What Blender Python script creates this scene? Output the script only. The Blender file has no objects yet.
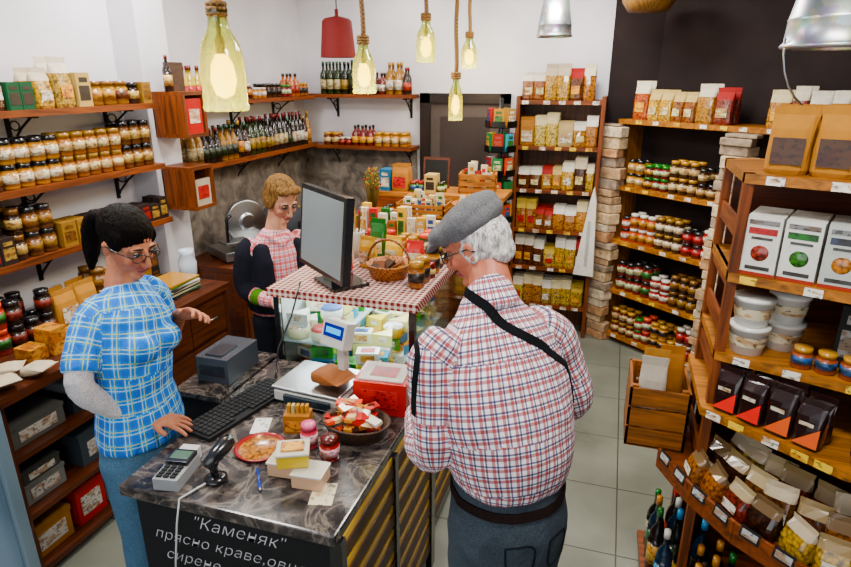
import bpy, math, random
from mathutils import Vector as V, Matrix, noise
from mathutils.bvhtree import BVHTree
R = random.Random(7)
pi = math.pi

def hx(s, k=1.0, sat=1.4):
    s = s.lstrip('#')
    o = []
    for i in (0, 2, 4):
        c = int(s[i:i+2], 16)/255
        c = c/12.92 if c <= .04045 else ((c+.055)/1.055)**2.4
        o.append(c*k)
    L = .3*o[0]+.59*o[1]+.11*o[2]
    o = [min(1, max(.001, L+(c-L)*sat)) for c in o]
    return (o[0], o[1], o[2], 1.0)

# ---------------------------------------------------------------- materials
MATS = {}
def new_mat(name):
    m = bpy.data.materials.new(name); m.use_nodes = True
    nt = m.node_tree; nt.nodes.clear()
    out = nt.nodes.new('ShaderNodeOutputMaterial')
    MATS[name] = m
    return m, nt, out
def nd(nt, t, **kw):
    n = nt.nodes.new(t)
    for k, v in kw.items(): setattr(n, k, v)
    return n
def math_(nt, op, a, b=None, c=None):
    n = nd(nt, 'ShaderNodeMath', operation=op)
    for i, x in enumerate((a, b, c)):
        if x is None: continue
        if hasattr(x, 'is_output'): nt.links.new(x, n.inputs[i])
        else: n.inputs[i].default_value = x
    return n.outputs[0]
def mixc(nt, f, a, b, mode='MIX'):
    n = nd(nt, 'ShaderNodeMix', data_type='RGBA', blend_type=mode)
    for i, x in ((0, f), (6, a), (7, b)):
        if hasattr(x, 'is_output'): nt.links.new(x, n.inputs[i])
        else: n.inputs[i].default_value = x
    return n.outputs[2]
def noise_(nt, scale, sc=(1, 1, 1), detail=4, coord='Object', dist=0):
    tc = nd(nt, 'ShaderNodeTexCoord'); mp = nd(nt, 'ShaderNodeMapping')
    mp.inputs['Scale'].default_value = sc
    nt.links.new(tc.outputs[coord], mp.inputs[0])
    n = nd(nt, 'ShaderNodeTexNoise'); n.inputs['Scale'].default_value = scale
    n.inputs['Detail'].default_value = detail; n.inputs['Distortion'].default_value = dist
    nt.links.new(mp.outputs[0], n.inputs['Vector'])
    return n.outputs[0]
def ramp(nt, x, stops):
    r = nd(nt, 'ShaderNodeValToRGB')
    while len(r.color_ramp.elements) < len(stops): r.color_ramp.elements.new(.5)
    for e, (p, c) in zip(r.color_ramp.elements, stops):
        e.position = p; e.color = c
    nt.links.new(x, r.inputs[0]); return r.outputs[0]
def bump(nt, h, strength, dist=.01):
    b = nd(nt, 'ShaderNodeBump'); b.inputs['Strength'].default_value = strength
    b.inputs['Distance'].default_value = dist
    nt.links.new(h, b.inputs['Height']); return b.outputs[0]
def prin(nt, out, col, rough=.5, metal=0, nrm=None, spec=.5, emis=None, es=0, coat=0, sheen=0):
    p = nd(nt, 'ShaderNodeBsdfPrincipled')
    if hasattr(col, 'is_output'): nt.links.new(col, p.inputs['Base Color'])
    else: p.inputs['Base Color'].default_value = col
    if hasattr(rough, 'is_output'): nt.links.new(rough, p.inputs['Roughness'])
    else: p.inputs['Roughness'].default_value = rough
    p.inputs['Metallic'].default_value = metal
    p.inputs['Specular IOR Level'].default_value = spec
    p.inputs['Coat Weight'].default_value = coat
    p.inputs['Sheen Weight'].default_value = sheen
    if nrm is not None: nt.links.new(nrm, p.inputs['Normal'])
    if es:
        if hasattr(emis, 'is_output'): nt.links.new(emis, p.inputs['Emission Color'])
        p.inputs['Emission Strength'].default_value = es
    if out is not None: nt.links.new(p.outputs[0], out.inputs[0])
    return p
def colattr(nt):
    a = nd(nt, 'ShaderNodeAttribute'); a.attribute_name = 'Col'; return a.outputs['Color']

def G(v): return (v, v, v, 1)
m, nt, o = new_mat('matte'); c = colattr(nt)
prin(nt, o, mixc(nt, 1, c, ramp(nt, noise_(nt, 30), [(.2, G(.8)), (.8, G(1.0))]), 'MULTIPLY'), .75, spec=.3)
m, nt, o = new_mat('gloss'); prin(nt, o, colattr(nt), .2, spec=.5, coat=.2)
m, nt, o = new_mat('print')   # printed packaging: broken up by small procedural lettering blocks
c = colattr(nt)
n1 = noise_(nt, 55, (1, 1, 1.6), 2); n2 = noise_(nt, 18, (1, 1, 2.2), 1)
k = ramp(nt, n1, [(.57, G(1)), (.61, G(.2))]); k2 = ramp(nt, n2, [(.5, G(1)), (.58, (.65, .35, .15, 1))])
prin(nt, o, mixc(nt, .85, mixc(nt, .8, c, k2, 'MULTIPLY'), k, 'MULTIPLY'), .4, spec=.5)
m, nt, o = new_mat('metal'); prin(nt, o, colattr(nt), .3, metal=1, nrm=bump(nt, noise_(nt, 60), .1))
m, nt, o = new_mat('zinc'); c = colattr(nt)
vo = nd(nt, 'ShaderNodeTexVoronoi'); vo.inputs['Scale'].default_value = 35
tc = nd(nt, 'ShaderNodeTexCoord'); nt.links.new(tc.outputs['Object'], vo.inputs['Vector'])
prin(nt, o, mixc(nt, .25, c, vo.outputs['Color'], 'OVERLAY'), .35, metal=.9)
m, nt, o = new_mat('emit'); e = nd(nt, 'ShaderNodeEmission'); nt.links.new(colattr(nt), e.inputs[0]); e.inputs[1].default_value = 16
nt.links.new(e.outputs[0], o.inputs[0])
m, nt, o = new_mat('screen'); c = colattr(nt); prin(nt, o, c, .15, emis=c, es=.35)
for nm, sc in (('woodX', (1.5, 22, 22)), ('woodY', (22, 1.5, 22)), ('woodZ', (22, 22, 1.5))):
    m, nt, o = new_mat(nm); c = colattr(nt)
    n = noise_(nt, 2.2, sc, 6, dist=.8); nb = noise_(nt, 1.3, (1, 1, 1), 3)
    g = mixc(nt, 1, ramp(nt, n, [(.3, G(.3)), (.5, G(.75)), (.72, G(1.2))]), ramp(nt, nb, [(.3, G(.65)), (.7, G(1.1))]), 'MULTIPLY')
    prin(nt, o, mixc(nt, 1, c, g, 'MULTIPLY'), .45, nrm=bump(nt, n, .25, .004), spec=.35)
m, nt, o = new_mat('nuts'); c = colattr(nt)
tc = nd(nt, 'ShaderNodeTexCoord'); vo = nd(nt, 'ShaderNodeTexVoronoi'); vo.inputs['Scale'].default_value = 75
nt.links.new(tc.outputs['Object'], vo.inputs['Vector'])
k = ramp(nt, vo.outputs['Distance'], [(.0, G(1.25)), (.5, G(.7)), (.8, G(.2))])
prin(nt, o, mixc(nt, 1, c, k, 'MULTIPLY'), .22, nrm=bump(nt, vo.outputs['Distance'], -.5, .006), coat=.4)
m, nt, o = new_mat('wicker'); c = colattr(nt)
tc = nd(nt, 'ShaderNodeTexCoord'); ch = nd(nt, 'ShaderNodeTexChecker'); ch.inputs['Scale'].default_value = 95
ch.inputs[1].default_value = G(1.2); ch.inputs[2].default_value = G(.35)
nt.links.new(tc.outputs['Object'], ch.inputs['Vector'])
prin(nt, o, mixc(nt, 1, c, ch.outputs[0], 'MULTIPLY'), .6, nrm=bump(nt, ch.outputs[1], .5, .004))
m, nt, o = new_mat('gingham')
tc = nd(nt, 'ShaderNodeTexCoord'); sp = nd(nt, 'ShaderNodeSeparateXYZ'); nt.links.new(tc.outputs['Object'], sp.inputs[0])
def sm(nt, x, per, st, w):
    f = math_(nt, 'FRACT', math_(nt, 'DIVIDE', math_(nt, 'ADD', x, 50*per), per))
    return math_(nt, 'MULTIPLY', math_(nt, 'GREATER_THAN', f, st), math_(nt, 'LESS_THAN', f, st+w))
a = sm(nt, sp.outputs[0], .026, 0, .55); b = sm(nt, math_(nt, 'ADD', sp.outputs[1], sp.outputs[2]), .026, 0, .55)
cc = mixc(nt, math_(nt, 'MULTIPLY', math_(nt, 'ADD', a, b), .5), hx('d8cac0'), hx('6a0812'))
prin(nt, o, cc, .8, spec=.2)
# thin clear glass
def glass(name, tint, fac=.12, rough=.03, trans=None, tf=.4):
    m, nt, o = new_mat(name)
    t = nd(nt, 'ShaderNodeBsdfTransparent'); t.inputs[0].default_value = tint
    sh = t.outputs[0]
    if trans:
        tr = nd(nt, 'ShaderNodeBsdfTranslucent'); tr.inputs[0].default_value = trans
        m2 = nd(nt, 'ShaderNodeMixShader')
        n = noise_(nt, 90, (1, 1, .6), 2); f2 = math_(nt, 'MULTIPLY', n, tf*2); nt.links.new(f2, m2.inputs[0])
        nt.links.new(sh, m2.inputs[1]); nt.links.new(tr.outputs[0], m2.inputs[2]); sh = m2.outputs[0]
    g = nd(nt, 'ShaderNodeBsdfGlossy'); g.inputs[0].default_value = G(.9); g.inputs[1].default_value = rough
    lw = nd(nt, 'ShaderNodeLayerWeight'); lw.inputs[0].default_value = .25
    f = math_(nt, 'ADD', math_(nt, 'MULTIPLY', lw.outputs['Fresnel'], .7), fac*.4)
    mx = nd(nt, 'ShaderNodeMixShader'); nt.links.new(f, mx.inputs[0])
    nt.links.new(sh, mx.inputs[1]); nt.links.new(g.outputs[0], mx.inputs[2]); nt.links.new(mx.outputs[0], o.inputs[0])
glass('glass', (.93, .98, .97, 1)); glass('greenglass', (.72, .86, .45, 1), .15, .08, (.55, .62, .12, 1), .3)
# room
m, nt, o = new_mat('wall_white'); n = noise_(nt, 3)
prin(nt, o, ramp(nt, n, [(.3, hx('cbc9d2', 1, 1)), (.7, hx('dbd9e0', 1, 1))]), .85, nrm=bump(nt, noise_(nt, 90), .08), spec=.2)
m, nt, o = new_mat('wall_dark'); prin(nt, o, ramp(nt, noise_(nt, 4), [(.3, hx('1a1414')), (.7, hx('241c1b'))]), .8, nrm=bump(nt, noise_(nt, 70), .1), spec=.2)
m, nt, o = new_mat('stone_wall'); n = noise_(nt, 9, (1, 1, 1), 8, dist=1)
prin(nt, o, ramp(nt, n, [(.25, hx('2f2b28')), (.5, hx('6c655e')), (.75, hx('918980'))]), .7, nrm=bump(nt, n, .5, .02))
m, nt, o = new_mat('floor_tile')
tc = nd(nt, 'ShaderNodeTexCoord'); sp = nd(nt, 'ShaderNodeSeparateXYZ'); nt.links.new(tc.outputs['Object'], sp.inputs[0])
ga = sm(nt, math_(nt, 'ADD', sp.outputs[0], .33), .5, 0, .014); gb = sm(nt, math_(nt, 'ADD', sp.outputs[1], .12), .5, 0, .014)
g = math_(nt, 'MAXIMUM', ga, gb)
n = noise_(nt, 2.5, (1, 1, 1), 7)
base = ramp(nt, n, [(.3, hx('62645c')), (.7, hx('7e8076'))])
prin(nt, o, mixc(nt, g, base, hx('3c3d38')), ramp(nt, n, [(.3, G(.25)), (.7, G(.4))]), spec=.45)
m, nt, o = new_mat('marble')
n = noise_(nt, 6, (1, 1, 1), 10, dist=2.2); n2 = noise_(nt, 22, (1, 1, 1), 8, dist=.6)
cc = ramp(nt, n, [(.32, hx('0c0c0e')), (.46, hx('2a282b')), (.5, hx('7a726a')), (.54, hx('2c2a2d')), (.7, hx('101013'))])
prin(nt, o, mixc(nt, .45, cc, ramp(nt, n2, [(.38, hx('0a0a0c')), (.66, hx('645c56'))])), .16, spec=.4, coat=.1)
m, nt, o = new_mat('rubble'); c = colattr(nt); n = noise_(nt, 22, (1, 1, 1), 8)
prin(nt, o, mixc(nt, 1, c, ramp(nt, n, [(.3, G(.5)), (.7, G(1.15))]), 'MULTIPLY'), .85, nrm=bump(nt, n, .8, .015))
# people
m, nt, o = new_mat('skin'); c = colattr(nt)
c2 = mixc(nt, 1, c, ramp(nt, noise_(nt, 28, (1, 1, 1), 4), [(.3, (.8, .68, .66, 1)), (.65, (1.05, 1.04, 1.02, 1))]), 'MULTIPLY')
p = prin(nt, o, c2, .48, spec=.35, nrm=bump(nt, noise_(nt, 180, (1, 1, 1), 5), .15, .003)); p.inputs['Subsurface Weight'].default_value = .1; p.inputs['Subsurface Radius'].default_value = (.012, .004, .002)
m, nt, o = new_mat('hair'); c = colattr(nt)
n = noise_(nt, 95, (1, 1, .15), 5, dist=1.5)
prin(nt, o, mixc(nt, 1, c, ramp(nt, n, [(.35, G(.3)), (.65, G(1.3))]), 'MULTIPLY'), .55, nrm=bump(nt, n, .9, .006), spec=.06)
m, nt, o = new_mat('cloth'); c = colattr(nt); n = noise_(nt, 9, (1, 1, .6), 5, dist=1)
n3 = noise_(nt, 260, (1, 1, 1), 2)
prin(nt, o, mixc(nt, 1, c, ramp(nt, n3, [(.3, G(.6)), (.7, G(1.2))]), 'MULTIPLY'), .9, nrm=bump(nt, n, .6, .02), spec=.12)
def plaid(name, base, stripes):
    m, nt, o = new_mat(name)
    uv = nd(nt, 'ShaderNodeUVMap'); uv.uv_map = 'UVMap'
    sp = nd(nt, 'ShaderNodeSeparateXYZ'); nt.links.new(uv.outputs[0], sp.inputs[0])
    col = base
    for ax, per, st, w, cc, op in stripes:
        msk = math_(nt, 'MULTIPLY', sm(nt, sp.outputs[ax], per, st, w), op)
        col = mixc(nt, msk, col, cc)
    n = noise_(nt, 11, (1, 1, .5), 5, dist=1.2)
    prin(nt, o, col, .85, nrm=bump(nt, n, .7, .025), spec=.15)
rd, nv, wh = hx('8c0a20', 1, 1.5), hx('0a1648'), hx('f0ecf0')
plaid('plaid_red', wh, [(0, .03, .0, .3, rd, .74), (1, .03, .0, .3, rd, .74), (0, .03, .42, .17, nv, .8), (1, .03, .42, .17, nv, .8)])
plaid('plaid_blue', hx('1690cc'), [(0, .05, .0, .42, hx('0a58b4'), .6), (1, .05, .0, .42, hx('0a58b4'), .6), (0, .05, .52, .07, hx('cfe4ea'), .6), (1, .05, .52, .07, hx('cfe4ea'), .6), (0, .05, .78, .07, hx('c8d060'), .7), (1, .05, .78, .07, hx('c8d060'), .7)])
plaid('plaid_pink', hx('e0c0c2'), [(0, .035, .0, .4, hx('b01830'), .6), (1, .035, .0, .4, hx('b01830'), .6), (0, .035, .6, .12, hx('33507e'), .6), (1, .035, .6, .12, hx('33507e'), .6)])

# ---------------------------------------------------------------- mesh builder
class MB:
    def __init__(s):
        s.v = []; s.f = []; s.c = []; s.m = []; s.s = []; s.M = Matrix()
    def at(s, x=0, y=0, z=0, phi=0, rx=0, ry=0):
        s.M = Matrix.Translation((x, y, z)) @ Matrix.Rotation(math.radians(phi), 4, 'Z') @ Matrix.Rotation(math.radians(ry), 4, 'Y') @ Matrix.Rotation(math.radians(rx), 4, 'X'); return s
    def add(s, vs, fs, col, mat, smooth=False):
        b = len(s.v); s.v += [s.M @ V(p) for p in vs]
        for i, f in enumerate(fs):
            s.f.append([b+k for k in f])
            s.c.append(col[i] if isinstance(col, list) else col); s.m.append(mat[i] if isinstance(mat, list) else mat); s.s.append(smooth)
    def box(s, x0, x1, y0, y1, z0, z1, col, mat='matte'):
        s.add([(x0, y0, z0), (x1, y0, z0), (x1, y1, z0), (x0, y1, z0), (x0, y0, z1), (x1, y0, z1), (x1, y1, z1), (x0, y1, z1)],
              [(3, 2, 1, 0), (4, 5, 6, 7), (0, 1, 5, 4), (1, 2, 6, 5), (2, 3, 7, 6), (3, 0, 4, 7)], col, mat)
    def prism(s, poly, z0, z1, col, mat='matte'):
        n = len(poly)
        s.add([(x, y, z0) for x, y in poly]+[(x, y, z1) for x, y in poly],
              [tuple(range(n-1, -1, -1)), tuple(range(n, 2*n))]+[(i, (i+1) % n, n+(i+1) % n, n+i) for i in range(n)], col, mat)
    def lathe(s, prof, segs, n=12):
        vs = []; fs = []; cs = []; ms = []
        for r, z in prof:
            for i in range(n):
                a = 2*pi*i/n; vs.append((r*math.cos(a), r*math.sin(a), z))
        for j in range(len(prof)-1):
            sg = segs[min(j, len(segs)-1)]
            for i in range(n):
                k = (i+1) % n
                if prof[j][0] < 1e-6: fs.append((j*n, (j+1)*n+k, (j+1)*n+i))
                elif prof[j+1][0] < 1e-6: fs.append((j*n+i, j*n+k, (j+1)*n))
                else: fs.append((j*n+i, j*n+k, (j+1)*n+k, (j+1)*n+i))
                cs.append(sg[0]); ms.append(sg[1])
        s.add(vs, fs, cs, ms, True)
    def tube(s, pts, r, col, mat='matte', n=8):
        pts = [V(p) for p in pts]; vs = []; fs = []
        for i, p in enumerate(pts):
            t = (pts[min(i+1, len(pts)-1)]-pts[max(i-1, 0)]).normalized()
            a = t.orthogonal().normalized() if i == 0 else (pa-t*pa.dot(t)).normalized()
            pa = a; b = t.cross(a); rr = r[i] if isinstance(r, (list, tuple)) else r
            for k in range(n):
                q = 2*pi*k/n; vs.append(p+a*rr*math.cos(q)+b*rr*math.sin(q))
        for i in range(len(pts)-1):
            for k in range(n): fs.append((i*n+k, i*n+(k+1) % n, (i+1)*n+(k+1) % n, (i+1)*n+k))
        fs.append(tuple(range(n-1, -1, -1))); fs.append(tuple(range((len(pts)-1)*n, len(pts)*n)))
        s.add(vs, fs, col, mat, True)
    def build(s, name, parent=None, bevel=0):
        me = bpy.data.meshes.new(name); me.from_pydata([tuple(p) for p in s.v], [], s.f)
        names = sorted(set(s.m)); idx = {n: i for i, n in enumerate(names)}
        for n in names: me.materials.append(MATS[n])
        me.polygons.foreach_set('material_index', [idx[x] for x in s.m]); me.polygons.foreach_set('use_smooth', s.s)
        at = me.color_attributes.new('Col', 'FLOAT_COLOR', 'CORNER'); buf = []
        for f, c in zip(s.f, s.c): buf += list(c)*len(f)
        at.data.foreach_set('color', buf); me.update()
        ob = bpy.data.objects.new(name, me); bpy.context.collection.objects.link(ob)
        if parent: ob.parent = parent
        if bevel:
            b = ob.modifiers.new('b', 'BEVEL'); b.width = bevel; b.segments = 2; b.limit_method = 'ANGLE'
        return ob
def empty(name, loc=(0, 0, 0)):
    e = bpy.data.objects.new(name, None); bpy.context.collection.objects.link(e); e.empty_display_size = .1; return e

# ---- goods
WH = hx('dedad0'); BK = hx('101012'); KR = hx('a87848'); WOOD = hx('7a4624'); DW = hx('532c15'); LW = hx('a8733c')
def jar(mb, r, h, cont, lid, label):
    mb.lathe([(0, 0), (r*.9, 0), (r, h*.08), (r, h*.24), (r*1.015, h*.24), (r*1.015, h*.6), (r, h*.6), (r, h*.7), (r*.82, h*.8), (r*.88, h*.8), (r*.88, h*.99), (0, h)],
             [(cont, 'gloss')]*3+[(label, 'print')]*3+[(cont, 'gloss')]*2+[(lid, 'gloss')]*3, 12)
def bottle(mb, r, h, col, cap, label):
    mb.lathe([(0, 0), (r*.95, 0), (r, h*.03), (r, h*.15), (r*1.02, h*.15), (r*1.02, h*.45), (r, h*.45), (r, h*.58), (r*.8, h*.66), (r*.36, h*.75), (r*.32, h*.88), (r*.4, h*.88), (r*.38, h), (0, h)],
             [(col, 'gloss')]*3+[(label, 'print')]*3+[(col, 'gloss')]*4+[(cap, 'gloss')]*3, 12)
def bag(mb, w, d, h, col, label, cont=None, mat='matte', tri=None):
    rings = [(0, .9, .85), (.07, 1, 1), (.4, 1, 1), (.68, .98, .72), (.84, .95, .2), (.88, .93, .07), (1, .96, .05)]
    n = 16; vs = []; fs = []; cs = []; ms = []
    for t, a, b in rings:
        for i in range(n):
            q = 2*pi*i/n; cx, sy = math.cos(q), math.sin(q)
            e = .45
            vs.append((w/2*a*math.copysign(abs(cx)**e, cx)+R.uniform(-.002, .002), d/2*b*math.copysign(abs(sy)**(.75), sy)+R.uniform(-.001, .001), h*t))
    for j in range(len(rings)-1):
        for i in range(n):
            k = (i+1) % n; fs.append((j*n+i, j*n+k, (j+1)*n+k, (j+1)*n+i))
            if cont and j < 3: cs.append(cont); ms.append('nuts')
            else: cs.append(col); ms.append(mat)
    fs.append(tuple(range(n-1, -1, -1))); cs.append(col); ms.append(mat)
    fs.append(tuple(range((len(rings)-1)*n, len(rings)*n))); cs.append(col); ms.append(mat)
    mb.add(vs, fs, cs, ms, False)
    if label:
        a0, a1, ww = (.2, .45, .3) if cont else (.15, .55, .36)
        mb.add([(-w*ww, -d/2-.004, h*a0), (w*ww, -d/2-.004, h*a0), (w*ww, -d/2-.004, h*a1), (-w*ww, -d/2-.004, h*a1)], [(0, 1, 2, 3)], label, 'print')
    if tri:
        mb.add([(-w*.44, -d/2-.004, h*.08), (w*.44, -d/2-.004, h*.08), (w*.44, -d/2-.004, h*.52)], [(0, 1, 2)], tri, 'gloss')
        mb.add([(-w*.3, -d/2-.003, h*.5), (w*.2, -d/2-.003, h*.5), (w*.2, -d/2-.003, h*.58), (-w*.3, -d/2-.003, h*.58)], [(0, 1, 2, 3)], hx('c8c0b0'), 'print')
def carton(mb, w, d, h, col, label):
    mb.box(-w/2, w/2, -d/2, d/2, 0, h, col, 'matte')
    if label:
        mb.box(-w*.38, w*.38, -d/2-.0012, -d/2, h*.18, h*.62, label, 'print')
        mb.box(-w*.3, w*.3, -d/2-.0012, -d/2, h*.72, h*.86, label, 'print')
def draw(mb, sp):
    {'jar': jar, 'bottle': bottle, 'bag': bag, 'box': carton}[sp[0]](mb, *sp[1:])
def swd(sp):
    return (2.06*sp[1], 2.06*sp[1], sp[2]) if sp[0] in ('jar', 'bottle') else (sp[1], sp[2], sp[3])
def fill(mb, p0, p1, z, back, rows, gens, phi, grp=(2, 4), stack=1, gap=.004, depth=.24, jit=5):
    p0 = V(p0); p1 = V(p1); back = V(back).normalized(); u = (p1-p0); L = u.length; u.normalize(); t = 0; fail = 0
    while fail < 8:
        g = R.choice(gens)
        sp = g()
        w, d, h = swd(sp)
        if t+w > L: fail += 1; continue
        for i in range(R.randint(*grp)):
            if t+w > L: break
            hs = R.uniform(.93, 1.04); 
            for k in range(rows):
                off = .012+d/2+k*(d+.006)
                if off+d/2 > depth: break
                q = p0+u*(t+w/2)+back*(off+R.uniform(0, .006))
                for s_ in range(stack if sp[0] == 'jar' or sp[0] == 'box' else 1):
                    if s_ and R.random() < .12: break
                    mb.at(q.x, q.y, z+.0006+s_*(h+.0005), phi+R.uniform(-jit, jit))
                    if sp[0] == 'bag': mb.M = mb.M @ Matrix.Diagonal((1, 1, hs, 1))
                    draw(mb, sp)
            t += w+gap
def rc(*cs): return hx(R.choice(cs))
LAB = ('d8ceb8', 'c9b584', 'd8d4cc', 'b08a4a', 'b8c0a0', 'a02a1c', '8a3a1c', '2c5a2a', 'd0a030', '2a4a7a')
def g_jam(): return ('jar', R.uniform(.032, .041), R.uniform(.085, .115), rc('5c0a10', '8a200a', '3a0a12', 'a0500c', '3c180a', '700f2b', 'b07010'), rc('d8d4ca', 'd8d4ca', 'b01018', 'c85a10', '1c6a2c', 'a08030'), rc(*LAB))
def g_veg(): return ('jar', R.uniform(.032, .042), R.uniform(.09, .135), rc('4c4a10', '8a280a', 'a07a12', '2f3a12', '6a2408', 'a04010', '5a0c0c'), rc('cfcac0', 'cfcac0', 'b01c18', '1c6a2c', 'c85a10', '181818'), rc(*LAB))
def g_dark(): return ('jar', R.uniform(.034, .038), R.uniform(.11, .125), rc('2a180a', '46290c', '1c100a', '5a3a10'), rc('121214', '181412', '6a4a1a', '121214'), rc('b09a68', 'c8b890', '8a6a34', '4a3018', '6a2a18'))
def g_small(): return ('jar', .027, R.uniform(.065, .08), rc('84480a', 'b07a20', '5a1a0a', '3a5a1a'), rc('a88030', '801414', '181818', 'c8c4ba'), rc(*LAB))
def g_gold(): return ('jar', .036, R.uniform(.1, .12), rc('8a5a10', '5a2a0a', 'a87a1a', '3a2410'), rc('a88030', '121214', '8a6a2a'), rc('c8b890', 'd8d0b8', '8a6a34', '1a1410'))
def g_oil(): return ('bottle', R.uniform(.028, .036), R.uniform(.22, .29), rc('0c120a', '120c0a', '1c260a', '260e0a', '7a5a10'), rc('0c0c0c', '8a6a20', '5a0f0f', '123018'), rc('b0a888', 'c8c4b8', '8a7434', '1a2410', '8a2418', 'b88a30'))
def g_spirit(): return ('bottle', R.uniform(.026, .034), R.uniform(.15, .22), rc('9a5a14', '5a200a', 'a89450', '3a0e0e', '1c100a', '1a2a10', 'a02a10'), rc('5a0f0f', '8a6a20', '0c0c0c', '3a2a1a'), rc(*LAB))
def g_kraft(): return ('bag', R.uniform(.1, .13), .06, R.uniform(.17, .22), rc('9a6c3c', 'a87c4c', '84582c', 'b8a580', '6a5a48'), rc('d8d2c0', '2a1a10', '1a3c28', 'c8bc98', 'b03a1a'))
def g_nut(): return ('bag', R.uniform(.08, .12), .07, R.uniform(.17, .25), rc('c8bca8', 'b8a478', 'd0c8b8', 'd8d4c8', '8a2a1a', 'd8d4c8'), R.choice([None, hx('e0dcd0'), hx('d0c8a0'), hx('d8a020')]), rc('8a561c', '5a3410', 'a87c3c', '74300c', 'b89a60', '40240e', 'c8a050'))
def g_pasta(): return ('bag', R.uniform(.09, .13), .06, R.uniform(.15, .22), rc('d0c4a4', 'd8d0bc', 'b8a060', 'e0dcd4'), R.choice([None, None, hx('a82018'), hx('d8d4c8'), hx('d8a820'), hx('d8a820')]), rc('b88630', 'a87424', 'c0a050', 'd0b870', 'a85a20'))
def g_box(): return ('box', R.uniform(.06, .1), .05, R.uniform(.1, .16), rc('d0ccc0', 'a8201c', 'c07818', '1c4a30', 'b8a070', '2c1810', '2a5a7a'), rc('d8d2c4', '241a14', '9a241c', 'c89a30'))
def g_tea(): return ('box', R.uniform(.06, .08), .06, R.uniform(.09, .125), rc('0e0e10', '141210', '1e120e', '8a6a38'), rc('9a8050', '841c1c', 'a8a090', '6a4a1c'))
def g_tin(): return ('jar', .042, .12, hx('8a6a2a'), rc('a07a2a', '6a4a20'), rc('a07a2a', '5a3414', 'b89a5a'))
def tags(mb, a, b, z, n, nout, phi):
    a = V(a); b = V(b); nout = V(nout).normalized()
    for i in range(n):
        q = a+(b-a)*((i+.5+R.uniform(-.2, .2))/n)+nout*.001
        mb.at(q.x, q.y, z, phi); mb.box(-.025, .025, -.002, 0, -.029, -.003, rc('e8e4da', 'e8e4da', 'e0c040'), 'print')
    mb.at()

# ================================================================= ROOM
XL, XR, YB, YF, ZC = -2.8, 1.5, 5.15, -1.6, 2.95
def room_box(name, x0, x1, y0, y1, z0, z1, mat):
    mb = MB(); mb.box(x0, x1, y0, y1, z0, z1, G(1), mat); return mb.build(name)
room_box('floor', XL-.1, XR+.1, YF-.1, 5.5, -.1, 0, 'floor_tile')
room_box('ceiling', XL-.1, XR+.1, YF-.1, 5.5, ZC, ZC+.1, 'wall_white')
room_box('wall_left', XL-.1, XL, YF, YB+.1, 0, ZC, 'wall_white')
room_box('wall_back', XL, -.12, YB, YB+.1, 0, ZC, 'wall_white')
room_box('wall_right', XR, XR+.1, YF, 4.2, 0, ZC, 'wall_dark')
room_box('wall_front', XL, XR, YF-.1, YF, 0, ZC, 'wall_white')
mb = MB(); mb.prism([(-.12, YB), (.24, YB), (XR, 4.156), (XR+.1, 4.2), (.3, YB+.15), (-.12, YB+.1)], 0, ZC, G(1), 'wall_dark'); mb.build('wall_back_right')
room_box('wall_pilaster', XL, -2.62, 2.96, 3.2, 0, ZC, 'wall_white')
mb = MB(); mb.box(XL, XL+.015, 3.2, YB, .0, 1.5, G(1), 'stone_wall'); mb.box(XL, -1.7, YB-.015, YB, 0, 1.5, G(1), 'stone_wall'); mb.build('trim_1')
# door
mb = MB()
dc = hx('21150f')
mb.box(-1.66, -1.57, YB-.05, YB-.001, 0, 1.97, dc, 'woodZ'); mb.box(-.96, -.88, YB-.05, YB-.001, 0, 1.97, dc, 'woodZ'); mb.box(-1.66, -.88, YB-.05, YB-.001, 1.89, 1.97, dc, 'woodX')
mb.box(-1.57, -.96, YB-.025, YB-.001, 0, 1.89, hx('4a4340'), 'matte')
for z0, z1 in ((.15, .9), (1.0, 1.78)):
    mb.box(-1.48, -1.05, YB-.032, YB-.025, z0, z1, hx('332c2a'), 'matte')
mb.box(-1.04, -1.0, YB-.07, YB-.03, .95, .98, hx('c0c0c0'), 'metal')
mb.build('door_1')

# ---- wall shelves
def bracket(mb, x, y, z, phi):
    mb.at(x, y, z, phi); m_ = 'matte'; c_ = hx('141416')
    mb.box(-.01, .01, -.2, 0, -.012, 0, c_, m_); mb.box(-.01, .01, -.012, 0, -.17, 0, c_, m_)
    mb.tube([(0, -.16, -.01), (0, -.09, -.06), (0, -.03, -.12), (0, -.006, -.16)], .006, c_, m_, 6)
    mb.tube([(0, -.02+.03*math.cos(a)-.03, -.05+.022*math.sin(a)) for a in [i*pi/5 for i in range(11)]], .004, c_, m_, 5); mb.at()
def wshelf_left(y0, y1, z, d=.26):
    mb = MB(); mb.box(XL, XL+d, y0, y1, z-.03, z, WOOD, 'woodY')
    y = y0+.2
    while y < y1: bracket(mb, XL, y, z-.03, 90); y += .6
    mb.build('wall_shelf')
def wshelf_back(x0, x1, z, d=.23):
    mb = MB(); mb.box(x0, x1, YB-d, YB, z-.03, z, WOOD, 'woodX')
    x = x0+.35
    while x < x1: bracket(mb, x, YB, z-.03, 0); x += .7
    mb.build('wall_shelf')
for z in (1.96, 1.62, 1.30): wshelf_left(1.42, 2.95, z)
for z in (1.95, 1.55): wshelf_left(3.21, YB-.24, z, .24)
wshelf_back(XL, -1.68, 1.96); wshelf_back(XL, -1.68, 1.53)
SX = XL+.26
mb = MB()
fill(mb, (SX, 1.5), (SX, 2.2), 1.96, (-1, 0), 2, [g_kraft, lambda: ('bag', .13, .07, .2, hx('5a544c'), hx('c8c0b0')), g_box, g_nut], 90, (1, 2))
fill(mb, (SX, 2.2), (SX, 2.52), 1.96, (-1, 0), 2, [g_nut, g_kraft, g_box], 90, (1, 2)); mb.build('kraft_paper_bags')
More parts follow.
